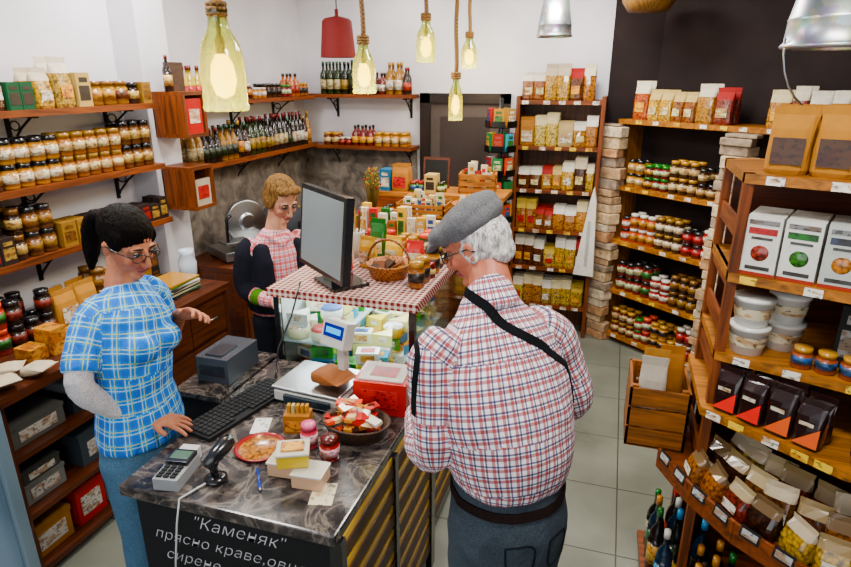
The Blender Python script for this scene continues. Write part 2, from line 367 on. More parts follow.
mb = MB(); fill(mb, (SX, 2.52), (SX, 2.94), 1.96, (-1, 0), 2, [g_tin, g_dark, g_tea], 90, (1, 2), 1); mb.build('spice_tins')
mb = MB(); fill(mb, (SX, 1.5), (SX, 2.94), 1.62, (-1, 0), 2, [g_dark, g_dark, g_gold], 90, (2, 5), 2); mb.build('preserve_jars')
mb = MB(); fill(mb, (SX, 1.5), (SX, 2.2), 1.30, (-1, 0), 2, [g_dark, g_gold, g_veg, g_tea], 90, (1, 3), 2); fill(mb, (SX, 2.2), (SX, 2.94), 1.30, (-1, 0), 2, [g_tea, g_box, g_tea], 90, (2, 3), 1); mb.build('tea_packets')
FX = XL+.24
mb = MB(); fill(mb, (FX, 3.25), (FX, 4.88), 1.95, (-1, 0), 2, [g_spirit, g_small, g_jam, g_spirit, g_oil, g_gold], 90, (1, 3), depth=.2); mb.build('liqueur_bottles')
mb = MB(); fill(mb, (FX, 3.25), (FX, 4.88), 1.55, (-1, 0), 2, [g_oil, g_oil, g_oil, g_spirit], 90, (1, 3), depth=.2); mb.build('olive_oil_bottles')
mb = MB(); fill(mb, (-2.52, YB-.23), (-1.7, YB-.23), 1.96, (0, 1), 2, [g_oil, g_spirit, g_oil, g_jam], 0, (1, 3), depth=.2); mb.build('wine_bottles')
mb = MB(); fill(mb, (-2.52, YB-.23), (-1.7, YB-.23), 1.53, (0, 1), 2, [g_spirit, g_small, g_gold], 0, (2, 4), depth=.2); mb.build('sauce_bottles')

# pilaster box shelves with books
mb = MB()
for z0, y0 in ((1.78, 3.0), (1.35, 3.0)):
    mb.box(-2.62, -2.40, y0, y0+.02, z0, z0+.22, WOOD, 'woodZ'); mb.box(-2.62, -2.40, y0+.18, y0+.2, z0, z0+.22, WOOD, 'woodZ')
    mb.box(-2.62, -2.40, y0, y0+.2, z0-.02, z0, WOOD, 'woodY'); mb.box(-2.62, -2.40, y0, y0+.2, z0+.22, z0+.24, WOOD, 'woodY'); mb.box(-2.62, -2.61, y0, y0+.2, z0, z0+.22, DW, 'woodY')
mb.build('box_shelf')
mb = MB(); mb.at(-2.43, 3.10, 1.7805, 90); mb.box(-.07, .07, -.02, 0, 0, .2, hx('a81020'), 'gloss'); mb.box(-.045, .045, -.022, -.02, .06, .14, hx('e8d8c8'), 'print'); mb.build('cookbook')
mb = MB(); mb.at(-2.43, 3.10, 1.3505, 90); mb.box(-.07, .07, -.02, 0, 0, .16, hx('b8b0a0'), 'gloss'); mb.box(-.05, .05, -.022, -.02, .04, .12, hx('a83c1a'), 'print'); mb.build('recipe_book')
mb = MB(); mb.at(-2.52, 3.1, 2.0206, 90)
mb.box(-.06, .06, -.02, .02, 0, .16, hx('3a2216'), 'print'); mb.at(-2.5, 3.02, 2.0206); bottle(mb, .026, .2, hx('1a0e0a'), hx('601010'), hx('b8a070')); mb.build('gift_set_box')

# ================================================================= back desk along left wall
D0, D1, DX, DZ = 1.45, 2.94, -2.18, .92
mb = MB()
mb.box(XL+.003, DX, D0, D1, DZ-.04, DZ, DW, 'woodY')
mb.box(XL+.003, DX-.03, D0, D0+.03, 0, DZ-.04, DW, 'woodZ'); mb.box(XL+.003, DX-.03, D1-.03, D1, 0, DZ-.04, DW, 'woodZ'); mb.box(XL+.003, DX-.03, 2.2, 2.23, 0, DZ-.04, DW, 'woodZ')
mb.box(XL+.003, XL+.02, D0, D1, 0, DZ-.04, DW, 'woodY')
for z in (.06, .34, .62): mb.box(XL+.003, DX-.04, D0+.03, D1-.03, z-.025, z, DW, 'woodY')
for y0, y1 in ((2.24, 2.58), (2.59, 2.90)):
    for z0, z1 in ((.35, .6), (.63, .87)):
        mb.box(DX-.05, DX-.025, y0, y1, z0, z1, hx('5e341a'), 'woodY')
        mb.tube([(DX-.025, (y0+y1)/2-.05, (z0+z1)/2), (DX-.0, (y0+y1)/2-.04, (z0+z1)/2), (DX-.0, (y0+y1)/2+.04, (z0+z1)/2), (DX-.025, (y0+y1)/2+.05, (z0+z1)/2)], .005, hx('b8b8b0'), 'metal', 6)
mb.build('back_counter_cabinet')
mb = MB(); mb.box(XL+.02, DX-.1, D1+.28, 4.6, .86, .9, DW, 'woodY'); mb.box(XL+.02, DX-.12, D1+.28, 4.6, 0, .86, DW, 'woodY')
for i in range(3): mb.box(DX-.12, DX-.11, 3.26+i*.44, 3.66+i*.44, .08, .82, hx('5e341a'), 'woodZ')
mb.build('side_cabinet', bevel=.004)
mb = MB()
for i, (x, y, c1) in enumerate(((-2.35, 1.55, 'd0ccc4'), (-2.27, 2.12, 'e0e0e0'), (-2.3, 2.32, 'd0c8b8'))):
    mb.at(x, y, .9206, 80+12*i); mb.box(-.09, .09, -.06, .06, 0, .006, hx(c1), 'print')
mb.build('papers')
mb = MB()
for i in range(9):
    mb.at(-2.38, 2.68, .9206+i*.009, 90+R.uniform(-9, 9)); mb.box(-.12, .12, -.1, .1, 0, .008, rc('c8c0a8', '4b6a2a', '2a2a2a', 'e0e0e0', 'a88040', '1a3a2a'), 'gloss')
mb.build('catalogue_stack')
mb = MB(); fill(mb, (-2.5, 1.5), (-2.5, 2.4), .92, (-1, 0), 2, [g_gold, g_dark, g_kraft, g_veg], 90, (1, 3), 2, depth=.28); mb.build('honey_jars')
mb = MB()
for k, (x, y, z) in enumerate(((-2.36, 1.86, .9206), (-2.36, 1.96, .9206), (-2.36, 1.86, .9811), (-2.38, 1.77, .9206))):
    mb.at(x, y, z, 90); mb.box(-.04, .04, -.05, .05, 0, .06, hx('b8860a'), 'print')
mb.build('yellow_tea_boxes')
mb = MB()
for k, (x, y) in enumerate(((-2.28, 1.54), (-2.26, 1.65), (-2.36, 1.58))):
    mb.at(x, y, .9475, 70+30*k, 80); bag(mb, .1, .04, .11, hx('c8bca8'), hx('a06a3a'))
mb.build('pastry_packets')
mb = MB(); mb.at(-2.42, 2.88, .9206); mb.lathe([(0, 0), (.03, 0), (.05, .05), (.055, .12), (.035, .17), (.045, .2), (.03, .19), (0, .1)], [(hx('c8d4e2'), 'gloss')], 20); mb.build('ceramic_vase')
mb = MB(); fill(mb, (-2.55, 2.42), (-2.55, 2.82), .92, (-1, 0), 1, [g_tea], 90, (3, 4), 2, depth=.2); mb.build('tea_tins')
mb = MB()
for y, z, w, h, cc in ((1.6, .0605, .2, .16, '9a6c3c'), (1.82, .0605, .16, .2, 'a01a1e'), (2.03, .0605, .2, .2, 'b0aea8'), (1.62, .3405, .2, .1, '787874'), (1.62, .4411, .18, .06, '3a3a36'), (1.95, .3405, .26, .16, '3a4248'), (1.65, .6205, .26, .1, '585854'), (1.98, .6205, .3, .08, '20242a'), (1.98, .7011, .24, .05, '888888')):
    mb.at(-2.42, y, z, 90); mb.box(-w/2, w/2, -.14, .14, 0, h, hx(cc), 'matte')
    mb.box(-w/2-.004, w/2+.004, -.144, .144, h*.82, h-.0004, hx(cc, .8), 'matte')
    mb.box(-w/2*.7, w/2*.7, -.142, -.14, h*.2, h*.7, hx('c8c4bc'), 'print')
mb.build('storage_boxes')
# fridge bottom-left
mb = MB()
mb.box(XL+.01, -2.14, .72, 1.4, .02, 1.9, hx('8c9aa4'), 'gloss')
fc = hx('7c8c96')
mb.box(-2.14, -2.11, .72, .77, .02, 1.9, fc, 'gloss'); mb.box(-2.14, -2.11, 1.35, 1.4, .02, 1.9, fc, 'gloss'); mb.box(-2.14, -2.11, .77, 1.35, .02, .12, fc, 'gloss'); mb.box(-2.14, -2.11, .77, 1.35, 1.8, 1.9, fc, 'gloss')
mb.box(-2.138, -2.13, .77, 1.35, .12, 1.8, hx('7c90a0'), 'gloss'); mb.box(-2.11, -2.09, 1.3, 1.32, .8, 1.2, hx('d0d0d0'), 'metal')
for xx in (-2.7, -2.2):
    for yy in (.8, 1.3): mb.box(xx-.03, xx+.03, yy-.03, yy+.03, 0, .02, BK, 'matte')
mb.build('drinks_refrigerator', bevel=.004)
# meat slicer on side cabinet
mb = MB(); mb.at(-2.46, 3.55, .9006, 60)
ms = hx('a8acb0', 1, 1)
mb.box(-.22, .2, -.16, .14, .02, .08, ms, 'metal')
for x in (-.19, .17):
    for y in (-.13, .11): mb.box(x-.02, x+.02, y-.02, y+.02, 0, .02, BK)
mb.box(-.05, .12, .02, .13, .08, .3, ms, 'metal'); mb.box(-.2, -.02, -.14, .0, .12, .14, ms, 'metal')
mb.tube([(-.18, -.12, .14), (-.18, -.13, .3), (-.15, -.14, .33)], .012, BK, 'gloss')
M0 = mb.M.copy(); mb.M = M0 @ Matrix.Translation((.02, -.0, .24)) @ Matrix.Rotation(pi/2, 4, 'X'); mb.lathe([(0, .03), (.05, .035), (.06, .02), (.145, .012), (.15, .006), (.15, -.02), (0, -.02)], [(ms, 'metal')], 36)
mb.build('meat_slicer', bevel=.006)
mb = MB(); mb.at(-2.45, 4.05, .9006, 90); mb.lathe([(0, 0), (.13, 0), (.15, .1), (.15, .22), (.1, .27), (0, .28)], [(hx('3a3c40'), 'gloss')], 24); mb.box(-.02, .02, -.2, -.13, .1, .14, BK, 'gloss'); mb.build('soup_kettle')
mb = MB(); fill(mb, (-2.42, 4.25), (-2.42, 4.58), .9, (-1, 0), 2, [g_spirit, g_veg], 90, (2, 3), depth=.28); mb.build('syrup_bottles')

# ================================================================= checkout counter + cheese case
CX0, CX1, CY0, CY1, CZ = -1.36, -.63, 1.18, 2.1, .92
cnt = empty('checkout_counter')
mb = MB(); mb.box(CX0, CX1, CY0, CY1, CZ-.04, CZ, G(1), 'marble'); mb.build('marble_top', cnt, .006)
mb = MB()
mb.box(CX0+.03, CX1-.03, CY0+.03, CY1, .0, CZ-.04, hx('0a0b0d'), 'matte')
mb.box(CX1-.03, CX1-.015, CY0+.03, CY1, .06, CZ-.06, BK)
YEL = hx('e0b808')
z = .1
while z < .84:
    mb.box(CX1-.015, CX1+.005, CY0+.05, CY1, z, z+.05, hx('4a3014'), 'woodY')
    mb.box(CX1-.015, CX1-.0, CY0+.05, CY1, z+.05, z+.078, YEL, 'gloss'); z += .1
mb.box(CX1-.03, CX1+.008, CY0+.02, CY0+.05, 0, CZ-.04, BK, 'gloss')
mb.box(CX1-.015, CX1+.012, CY1-.05, CY1, 0, CZ-.04, BK, 'gloss')
mb.box(CX1-.015, CX1+.012, 1.62, 1.65, 0, CZ-.04, BK, 'gloss')
mb.build('counter_body', cnt)
m, nt, o = new_mat('chalk'); prin(nt, o, hx('d0d2d4'), .9)
def text(body, x, y, z, size):
    cu = bpy.data.curves.new('chalk_text', 'FONT'); cu.body = body; cu.size = size; cu.shear = .35; cu.extrude = .0004; cu.offset = -.0012; cu.space_character = 1.05
    ob = bpy.data.objects.new('chalk_text', cu); ob.location = (x, y, z); ob.rotation_euler = (pi/2, 0, 0); ob.parent = cnt
    bpy.context.collection.objects.link(ob); cu.materials.append(MATS['chalk'])
text('"Каменяк"', -1.13, CY0+.028, .80, .062); text('прясно краве,овче ка', -1.28, CY0+.028, .725, .056); text('сирене  кашкавал', -1.25, CY0+.028, .65, .056)

case = empty('cheese_display_case')
KX0, KX1, KY0, KY1, KZ = -1.36, -.74, 2.12, 3.15, 1.25
mb = MB(); mb.box(KX0, KX1+.06, KY0-.015, KY1, 0, .58, hx('121316'), 'gloss')
z = .1
while z < .5:
    mb.box(KX1+.06, KX1+.075, KY0, KY1, z, z+.05, hx('4a3014'), 'woodY'); mb.box(KX1+.06, KX1+.068, KY0, KY1, z+.05, z+.078, YEL, 'gloss'); z += .1
mb.box(KX0+.02, KX1, KY0+.01, KY1, .58, .60, hx('c0ccd0', 1, 1), 'gloss')
for z, x0, x1 in ((.80, KX0+.02, KX1-.14), (1.0, KX0+.02, KX0+.26)): mb.box(x0, x1, KY0+.02, KY1-.02, z-.01, z, hx('b8c8cc', 1, 1), 'gloss')
for x, y in ((KX0, KY0), (KX1, KY0), (KX0, KY1-.03), (KX1, KY1-.03)): mb.box(x, x+.025, y, y+.025, .58, KZ-.03, BK, 'gloss')
mb.box(KX0, KX0+.012, KY0+.03, KY1, .58, KZ-.03, hx('b8bcbc'), 'gloss')
mb.build('case_body', case)
mb = MB(); mb.box(KX0+.03, KX1, KY0, KY0+.006, .6, KZ-.03, G(1), 'glass'); mb.box(KX1+.02, KX1+.026, KY0+.03, KY1-.03, .6, KZ-.03, G(1), 'glass'); mb.build('case_glass', case)
mb = MB(); mb.box(KX0-.01, KX1+.04, KY0-.02, KY1+.02, KZ-.03, KZ-.006, hx('c8ccd0'), 'metal'); mb.build('case_lid', case)
mb = MB(); mb.box(KX0-.012, KX1+.045, KY0-.026, KY1+.02, KZ-.006, KZ, G(1), 'gingham'); mb.box(KX0-.012, KX1+.045, KY0-.028, KY0-.024, KZ-.035, KZ, G(1), 'gingham'); mb.box(KX1+.043, KX1+.047, KY0-.028, KY1+.02, KZ-.035, KZ, G(1), 'gingham'); mb.build('gingham_cloth', case)
mb = MB(); mb.box(KX0+.05, KX1-.04, KY0+.06, KY0+.09, KZ-.05, KZ-.032, hx('e4f2ff', 1.3, 1), 'emit'); mb.box(KX0+.25, KX0+.28, KY0+.15, KY1-.1, KZ-.05, KZ-.032, hx('e4f2ff', 1.3, 1), 'emit'); mb.build('case_lamp', case)
li = bpy.data.lights.new('case_light', 'AREA'); li.shape = 'RECTANGLE'; li.size = .5; li.size_y = .8; li.energy = 9; li.color = (.92, 1, 1)
lo = bpy.data.objects.new('case_light', li); lo.location = (-1.04, 2.6, KZ-.055); lo.parent = case; bpy.context.collection.objects.link(lo)
mb = MB()
def cheese(mb):
    k = R.random(); cc = rc('dcd8b8', 'd8c878', 'e4e2d8', 'd8d0a0', 'c8a830', 'e0d898', 'd8d8d0', 'e0dcc8', '3a8a3a', '3090b0')
    lb = lambda: rc('e8e8e8', 'a02018', '1a6a2a', 'd0a010', '1a4a90')
    if k < .35: mb.box(-.05, .05, -.035, .035, 0, .05, cc, 'gloss'); mb.box(-.03, .03, -.02, .02, .05, .052, lb(), 'print'); mb.box(-.03, .03, -.0365, -.035, .01, .04, lb(), 'print')
    elif k < .6: mb.lathe([(0, 0), (.045, 0), (.05, .01), (.05, .05), (.04, .06), (0, .06)], [(cc, 'gloss')]*3+[(lb(), 'print')], 14)
    else: mb.prism([(-.05, -.03), (.05, -.04), (.03, .05)], 0, .055, cc, 'gloss'); mb.box(-.012, .022, -.038, -.036, .02, .045, hx('e8e8e4'), 'print')
for (z, x0, x1, mx) in ((.60, KX0+.4, KX1-.02, 4), (.80, KX0+.06, KX1-.17, 3), (1.0, KX0+.06, KX0+.22, 2)):
    y = KY0+.07
    while y < KY1-.08:
        x = x0+.02
        while x < x1:
            for st in range(mx):
                if R.random() < .3 and st > 0: break
                mb.at(x+R.uniform(-.008, .008), y+R.uniform(-.01, .01), z+.0006+st*.061, R.uniform(-20, 20)); cheese(mb)
            x += .11
        y += .095
mb.build('cheeses', case)
# items on case
mb = MB(); cx, cy = -.93, 2.40; mb.at(cx, cy, KZ+.0006)
mb.lathe([(0, 0), (.08, 0), (.1, .06), (.105, .065), (.095, .065), (.075, .01), (0, .01)], [(hx('a86e2c'), 'wicker')], 24)
mb.tube([(.1*math.cos(a), 0, .06+.11*math.sin(a)) for a in [i*pi/10 for i in range(11)]], .006, hx('8a5620'), 'wicker', 6)
for i in range(7):
    a = i*.9; mb.at(cx+.045*math.cos(a), cy+.045*math.sin(a), KZ+.015, i*50, 60); carton(mb, .05, .02, .07, rc('6a401a', 'a88040', '3a2410'), hx('c8c0a8'))
mb.build('wicker_basket')
mb = MB()
for x, y, cc, hh in ((-1.07, 2.50, 'd0a808', .15), (-.97, 2.58, 'd8b010', .14), (-1.08, 2.66, '1c5a24', .2), (-.87, 2.60, 'b01818', .12), (-1.2, 2.52, 'c8c0b0', .13), (-1.29, 2.55, '2a6a3a', .14), (-1.16, 2.42, 'b8401c', .1)):
    mb.at(x, y, KZ+.0006, R.uniform(-15, 15)); bag(mb, .09, .05, hh, hx(cc), hx('d8d4b8'), None, 'gloss')
mb.build('snack_packets')
mb = MB(); fill(mb, (-.71, 2.26), (-.71, 3.12), KZ, (-1, 0), 1, [g_jam, g_small, g_gold], 90, (1, 2), depth=.18)
fill(mb, (-1.34, 2.78), (-.85, 2.78), KZ, (0, 1), 2, [g_veg, g_small, g_jam], 0, (2, 3), depth=.16); mb.build('dip_jars')
mb = MB()
for i in range(24):
    mb.at(-1.3+(i % 8)*.055, 3.0+(i//8)*.045, KZ+.0006, R.uniform(-12, 12)); carton(mb, .045, .03, R.uniform(.1, .19), rc('d8d0c0', 'b8401c', 'c8a050', '8a5a2a', 'd8b020', '2a5a2a', 'e0dcd0'), rc(*LAB))
mb.build('cracker_boxes')
mb = MB(); mb.at(-1.2, 2.66, KZ+.0006); mb.lathe([(0, 0), (.04, 0), (.045, .12), (.045, .13), (0, .12)], [(hx('c8c4bc'), 'gloss')], 20)
for i in range(9): 
    a = i*.7; mb.tube([(.02*math.cos(a), .02*math.sin(a), .05), (.045*math.cos(a), .045*math.sin(a), .24)], .004, rc('a87a40', '4a2a14', 'c8b088'), 'matte', 5)
mb.build('spoon_canister')
# monitor
mon = empty('computer_monitor')
mb = MB(); phi = -38.7
mb.at(-1.145, 2.18, KZ+.0006, phi)
mb.box(-.1, .1, -.0, .17, 0, .015, BK, 'gloss'); mb.box(-.03, .03, .05, .09, .01, .2, BK, 'gloss')
mb.at(-1.145, 2.15, KZ+.07, phi, -6)
mb.box(-.215, .215, 0, .035, 0, .35, hx('1c1d20'), 'gloss'); mb.box(-.15, .15, .035, .07, .06, .28, BK, 'gloss')
mb.box(-.195, .195, -.002, 0, .02, .33, hx('6a7478', 1, 1), 'screen'); mb.build('monitor_body', mon, .006)
# keyboard
mb = MB(); mb.at(-1.255, 1.68, CZ+.0006, 78)
mb.box(-.215, .215, -.07, .07, 0, .014, hx('0a0b0d'), 'matte')
for r_ in range(6):
    for k in range(20):
        if r_ == 5 and 5 < k < 10: continue
        x = -.205+k*.0206; mb.box(x+.001, x+.0175, .047-r_*.021, .047+.017-r_*.021, .014, .021, hx('141518'), 'matte')
mb.build('keyboard')
# small papers, receipt and pen by the till
mb = MB(); mb.at(-1.12, 1.60, CZ+.0006, 20); mb.box(-.03, .03, -.05, .05, 0, .0012, hx('d8d8d4'), 'print'); mb.at(-.74, 1.33, CZ+.0006, 15); mb.box(-.035, .035, -.05, .05, 0, .0015, hx('d0c8b0'), 'print'); mb.build('receipts')
mb = MB(); mb.at(); mb.tube([(-.99, 1.37, CZ+.006), (-.93, 1.29, CZ+.006)], .0045, hx('1a3a8a'), 'gloss', 8); mb.tube([(-.93, 1.29, CZ+.006), (-.925, 1.283, CZ+.006)], [.004, .001], hx('c0c0c0'), 'gloss', 8); mb.build('ballpoint_pen')
# card terminal
mb = MB(); mb.at(-1.21, 1.27, CZ+.0006, 10)
mb.box(-.04, .04, -.07, .07, 0, .04, hx('8c8e90'), 'gloss'); mb.box(-.036, .036, .0, .066, .04, .055, hx('1a1c20'), 'gloss'); mb.box(-.03, .03, .015, .055, .055, .057, hx('4a5a50'), 'screen')
for i in range(4):
    for k in range(3): mb.box(-.032+k*.022, -.016+k*.022, -.062+i*.015, -.051+i*.015, .04, .046, hx('141618'), 'matte')
mb.box(-.03, .03, .07, .1, .01, .05, hx('c8c8c4'), 'gloss'); mb.build('card_terminal', bevel=.004)
# barcode scanner with cable
mb = MB(); mb.at(-1.085, 1.29, CZ+.0006, -10)
mb.lathe([(0, 0), (.035, 0), (.035, .012), (.015, .02), (0, .02)], [(BK, 'gloss')], 16)
mb.tube([(0, 0, .012), (0, -.005, .05), (0, .005, .075)], [.012, .013, .016], BK, 'gloss', 10)
mb.tube([(0, -.03, .07), (0, .01, .085), (0, .055, .1), (0, .07, .1)], [.016, .024, .026, .024], hx('141618'), 'gloss', 12)
mb.at(); mb.tube([(-1.085, 1.29, .93), (-1.11, 1.24, .926), (-1.13, 1.177, .927), (-1.14, 1.163, .85), (-1.17, 1.165, .7), (-1.2, 1.168, .5)], .003, hx('c8c8c8'), 'gloss', 6)
mb.build('barcode_scanner')
mb = MB(); mb.at(-1.045, 1.475, CZ+.0006); mb.lathe([(0, 0), (.075, 0), (.085, .012), (.078, .012), (.07, .005), (0, .005)], [(hx('7a241a'), 'gloss')]*4+[(hx('b07a18'), 'nuts')], 32); mb.build('coin_tray')
# clear tubs
mb = MB()
for x, y, z in ((-.9, 1.40, 0), (-.80, 1.37, 0), (-.865, 1.385, .052)):
    mb.at(x, y, CZ+.0006+z, 25 if z else 5); mb.box(-.048, .048, -.04, .04, 0, .045, hx('c8a890') if not z else hx('c8b030'), 'gloss'); mb.box(-.051, .051, -.043, .043, .042, .051, hx('c0bcb0'), 'gloss')
mb.at(-.865, 1.385, CZ+.104, 25); mb.box(-.035, .035, -.025, .025, 0, .006, hx('c89a08'), 'print'); mb.build('plastic_food_tubs', bevel=.003)
mb = MB(); mb.at(-.80, 1.50, CZ+.0006); jar(mb, .032, .08, hx('8a1a1a'), hx('4a1a10'), hx('d8b0b8')); mb.at(-.895, 1.54, CZ+.0006); jar(mb, .028, .09, hx('b84a5a'), hx('c86a88'), hx('d8b8c0')); mb.build('sample_jars')
mb = MB(); mb.at(-.98, 1.62, CZ+.0006, 15); mb.box(-.045, .045, -.03, .03, 0, .07, hx('9a6c3c'), 'matte'); mb.box(-.04, .04, -.031, -.03, .01, .05, hx('c08850'), 'print')
for i in range(5): mb.box(-.035+i*.016, -.025+i*.016, -.01, .01, .02, .1, rc('a88040', '801c14', 'b0a880'), 'matte')
mb.build('sample_box')
# basket of snack bars
mb = MB(); bx, by = -.775, 1.66; mb.at(bx, by, CZ+.0006)
prof = [(.0, 0), (.1, 0), (.12, .05), (.125, .055), (.113, .055), (.095, .01), (0, .01)]
mb.M = mb.M @ Matrix.Diagonal((1, .75, 1, 1)); mb.lathe(prof, [(hx('3a2412'), 'wicker')], 28)
SB = [hx(q) for q in ('c85a0a', '9a1c10', 'd0b890', '3a1c10', 'c89010', 'b8380a', 'c8c0b0')]
for i in range(34):
    a = R.uniform(0, 6.28); r_ = R.uniform(0, .075)
    mb.at(bx+r_*math.cos(a), by+.65*r_*math.sin(a), CZ+.03+R.uniform(0, .06), R.uniform(0, 180), R.uniform(-45, 45))
    mb.box(-.045, .045, -.015, .015, 0, .012, SB[i % 7], 'gloss'); mb.box(-.02, .02, -.0152, .0152, -.0004, .0124, SB[(i*3+2) % 7], 'print')
mb.build('snack_bar_basket')
# red gift box
mb = MB(); mb.at(-.75, 1.88, CZ+.0006, 5); mb.box(-.1, .1, -.085, .085, 0, .13, hx('b00810'), 'gloss'); mb.box(-.085, .085, -.07, .07, .13, .135, hx('d0ccc4'), 'matte'); mb.box(-.05, .05, -.04, .04, .135, .1365, hx('9a1018'), 'print'); mb.box(-.07, .07, -.0865, -.085, .03, .1, hx('c02028'), 'print'); mb.build('red_gift_box', bevel=.002)
# scale
sc = empty('shop_scale')
mb = MB(); mb.at(-1.005, 1.87, CZ+.0006, -4)
mb.box(-.15, .14, -.12, .12, .012, .055, hx('b8b8b2'), 'gloss'); mb.box(-.1, .1, -.135, -.12, .015, .05, hx('18242c'), 'gloss')
for x in (-.13, .11):
    for y in (-.1, .1): mb.box(x-.015, x+.015, y-.015, y+.015, 0, .012, BK)
mb.box(-.16, .13, -.12, .12, .06, .07, hx('c4c6c8'), 'metal')
mb.box(.07, .1, -.01, .03, .05, .24, hx('b8b8b2'), 'gloss')
mb.build('scale_base', sc, .005)
mb = MB(); mb.at(-.945, 1.86, CZ+.22, -20, -18); mb.box(-.06, .06, -.02, .03, 0, .1, hx('b8b8b4'), 'gloss'); mb.box(-.05, .05, -.022, -.02, .035, .085, hx('0a1a6a'), 'screen'); mb.box(-.038, .038, -.0235, -.022, .05, .072, hx('60b0ff'), 'screen'); mb.build('scale_display', sc, .004)
mb = MB(); mb.at(-1.01, 1.86, CZ+.1035, 70, 86); bag(mb, .12, .05, .15, hx('7a4c24'), None); mb.build('paper_bag')
# grey printer
mb = MB(); mb.at(-1.50, 1.93, 0, 0); mb.box(-.08, .12, -.2, .2, 0, .90, hx('1c1d20'), 'matte'); mb.box(-.1, .13, -.21, .21, .90, .92, G(1), 'marble'); mb.build('side_pedestal')
mb = MB(); mb.at(-1.48, 1.93, .9206, 0); mb.box(-.075, .075, -.11, .11, 0, .11, hx('3c4046'), 'gloss'); mb.box(-.06, .06, -.112, -.108, .03, .08, hx('202327'), 'gloss'); mb.box(-.04, .04, -.09, .02, .11, .118, hx('2a2d32'), 'gloss'); mb.build('receipt_printer', bevel=.006)
mb = MB(); mb.tube([(-1.2, 2.085, 1.30), (-1.24, 2.06, 1.15), (-1.28, 2.0, 1.02), (-1.27, 1.96, .935), (-1.26, 1.93, .925)], .004, BK, 'gloss', 6); mb.build('monitor_cable')

# ================================================================= centre display stand
mb = MB()
tiers = [(3.25, 3.6, 1.10), (3.6, 3.95, 1.22), (3.95, 4.3, 1.33)]
for y0, y1, z in tiers:
    mb.box(-1.65, -.7, y0, y1, z-.03, z, LW, 'woodX'); mb.box(-1.65, -.7, y0, y0+.02, 0, z-.03, WOOD, 'woodX')
mb.box(-1.65, -1.62, 3.25, 4.3, 0, 1.07, WOOD, 'woodZ'); mb.box(-.73, -.7, 3.25, 4.3, 0, 1.07, WOOD, 'woodZ')
mb.build('tiered_display_stand')
def crate(name, x, y, z, w, d, h, phi, col, fillfn=None, parent=None):
    mb = MB(); mb.at(x, y, z, phi)
    mb.box(-w/2, w/2, -d/2, d/2, 0, .01, col, 'woodX')
    ns = 3; sh = h/ns
    for i in range(ns):
        z0 = i*sh+.004; z1 = (i+1)*sh-.008
        mb.box(-w/2, w/2, -d/2, -d/2+.01, z0, z1, col, 'woodX'); mb.box(-w/2, w/2, d/2-.01, d/2, z0, z1, col, 'woodX')
        mb.box(-w/2, -w/2+.01, -d/2, d/2, z0, z1, col, 'woodY'); mb.box(w/2-.01, w/2, -d/2, d/2, z0, z1, col, 'woodY')
    for sx in (-1, 1):
        for sy in (-1, 1): mb.box(sx*(w/2-.02)-.012, sx*(w/2-.02)+.012, sy*(d/2-.018)-.008, sy*(d/2-.018)+.008, 0, h, col, 'woodZ')
    if fillfn: fillfn(mb, x, y, z)
    return mb.build(name, parent)
def packs(mb, x, y, z, n=14, sx=.12, sy=.1, cols=('d0ccc0', 'c8bc98', 'a88040', 'e0e0e0'), h=.14):
    for i in range(n):
        mb.at(x+R.uniform(-sx, sx), y+R.uniform(-sy, sy), z+.012, R.uniform(-25, 25), R.uniform(-10, 10)); carton(mb, .045, .02, R.uniform(h*.6, h), rc(*cols), rc(*LAB))
MIX = ('d0ccc0', 'a88040', '6a401a', '2a1a10', 'b03a14', '2a5a2a', 'd0a020', 'c8b088')
crate('wooden_crate', -1.42, 3.42, 1.1006, .3, .24, .12, 0, LW, lambda mb, x, y, z: packs(mb, x, y, z, 18, .1, .07, MIX, .19))
def basket(name, x, y, z, r, h, cols):
    mb = MB(); mb.at(x, y, z); mb.lathe([(0, 0), (r*.8, 0), (r, h), (r*1.04, h+.006), (r*.94, h+.006), (r*.76, .01), (0, .01)], [(hx('a8702c'), 'wicker')], 24)
    for i in range(18):
        a = R.uniform(0, 6.28); q = R.uniform(0, r*.6); mb.at(x+q*math.cos(a), y+q*math.sin(a), z+.012, R.uniform(-30, 30), R.uniform(-15, 15)); carton(mb, .035, .02, R.uniform(.09, .15), rc(*cols), rc(*LAB))
    mb.build(name)
basket('round_basket', -1.12, 3.42, 1.1006, .12, .1, ('a88040', 'c8bc98', 'd8d0bc', '8a4a20'))
basket('round_basket', -.86, 3.42, 1.1006, .12, .1, ('a8642a', '804a1a', 'c8bc98', 'c04a1a'))
basket('round_basket', -.88, 3.76, 1.2206, .12, .1, ('d0ccc0', 'd0b878', 'c8a020'))
crate('wooden_crate', -1.2, 3.78, 1.2206, .34, .24, .1, 0, LW, lambda mb, x, y, z: packs(mb, x, y, z, 22, .13, .08, ('e0dcd0', 'd0ccb8', 'c8bc98', 'b89050'), .16))
mb = MB(); fill(mb, (-1.46, 3.63), (-1.38, 3.63), 1.22, (0, 1), 2, [g_small], 0, (1, 1)); mb.build('spread_jars')
mb = MB(); fill(mb, (-1.6, 3.98), (-1.12, 3.98), 1.33, (0, 1), 2, [lambda: ('box', .06, .05, .1, WH, rc('a8241c', 'a88040', '1c5028')), g_box, g_small, g_kraft], 0, (1, 2)); mb.build('soap_boxes')
mb = MB()
for i in range(70):
    a = R.uniform(0, 6.28); q = R.uniform(.02, .1); x, y = -1.56, 3.75
    tip = (x+q*1.0*math.cos(a)*.7, y+q*math.sin(a)*.6, 1.38+R.uniform(0, .14))
    mb.at(); mb.tube([(x+.2*q*math.cos(a), y+.2*q*math.sin(a), 1.225), tip], .002, hx('5a4a1a'), 'matte', 4)
    mb.at(*tip); mb.lathe([(0, -.008), (.009, 0), (0, .01)], [(rc('8a741a', 'a08830', '4a5a1a', '84301a'), 'matte')], 6)
mb.build('dried_flowers')
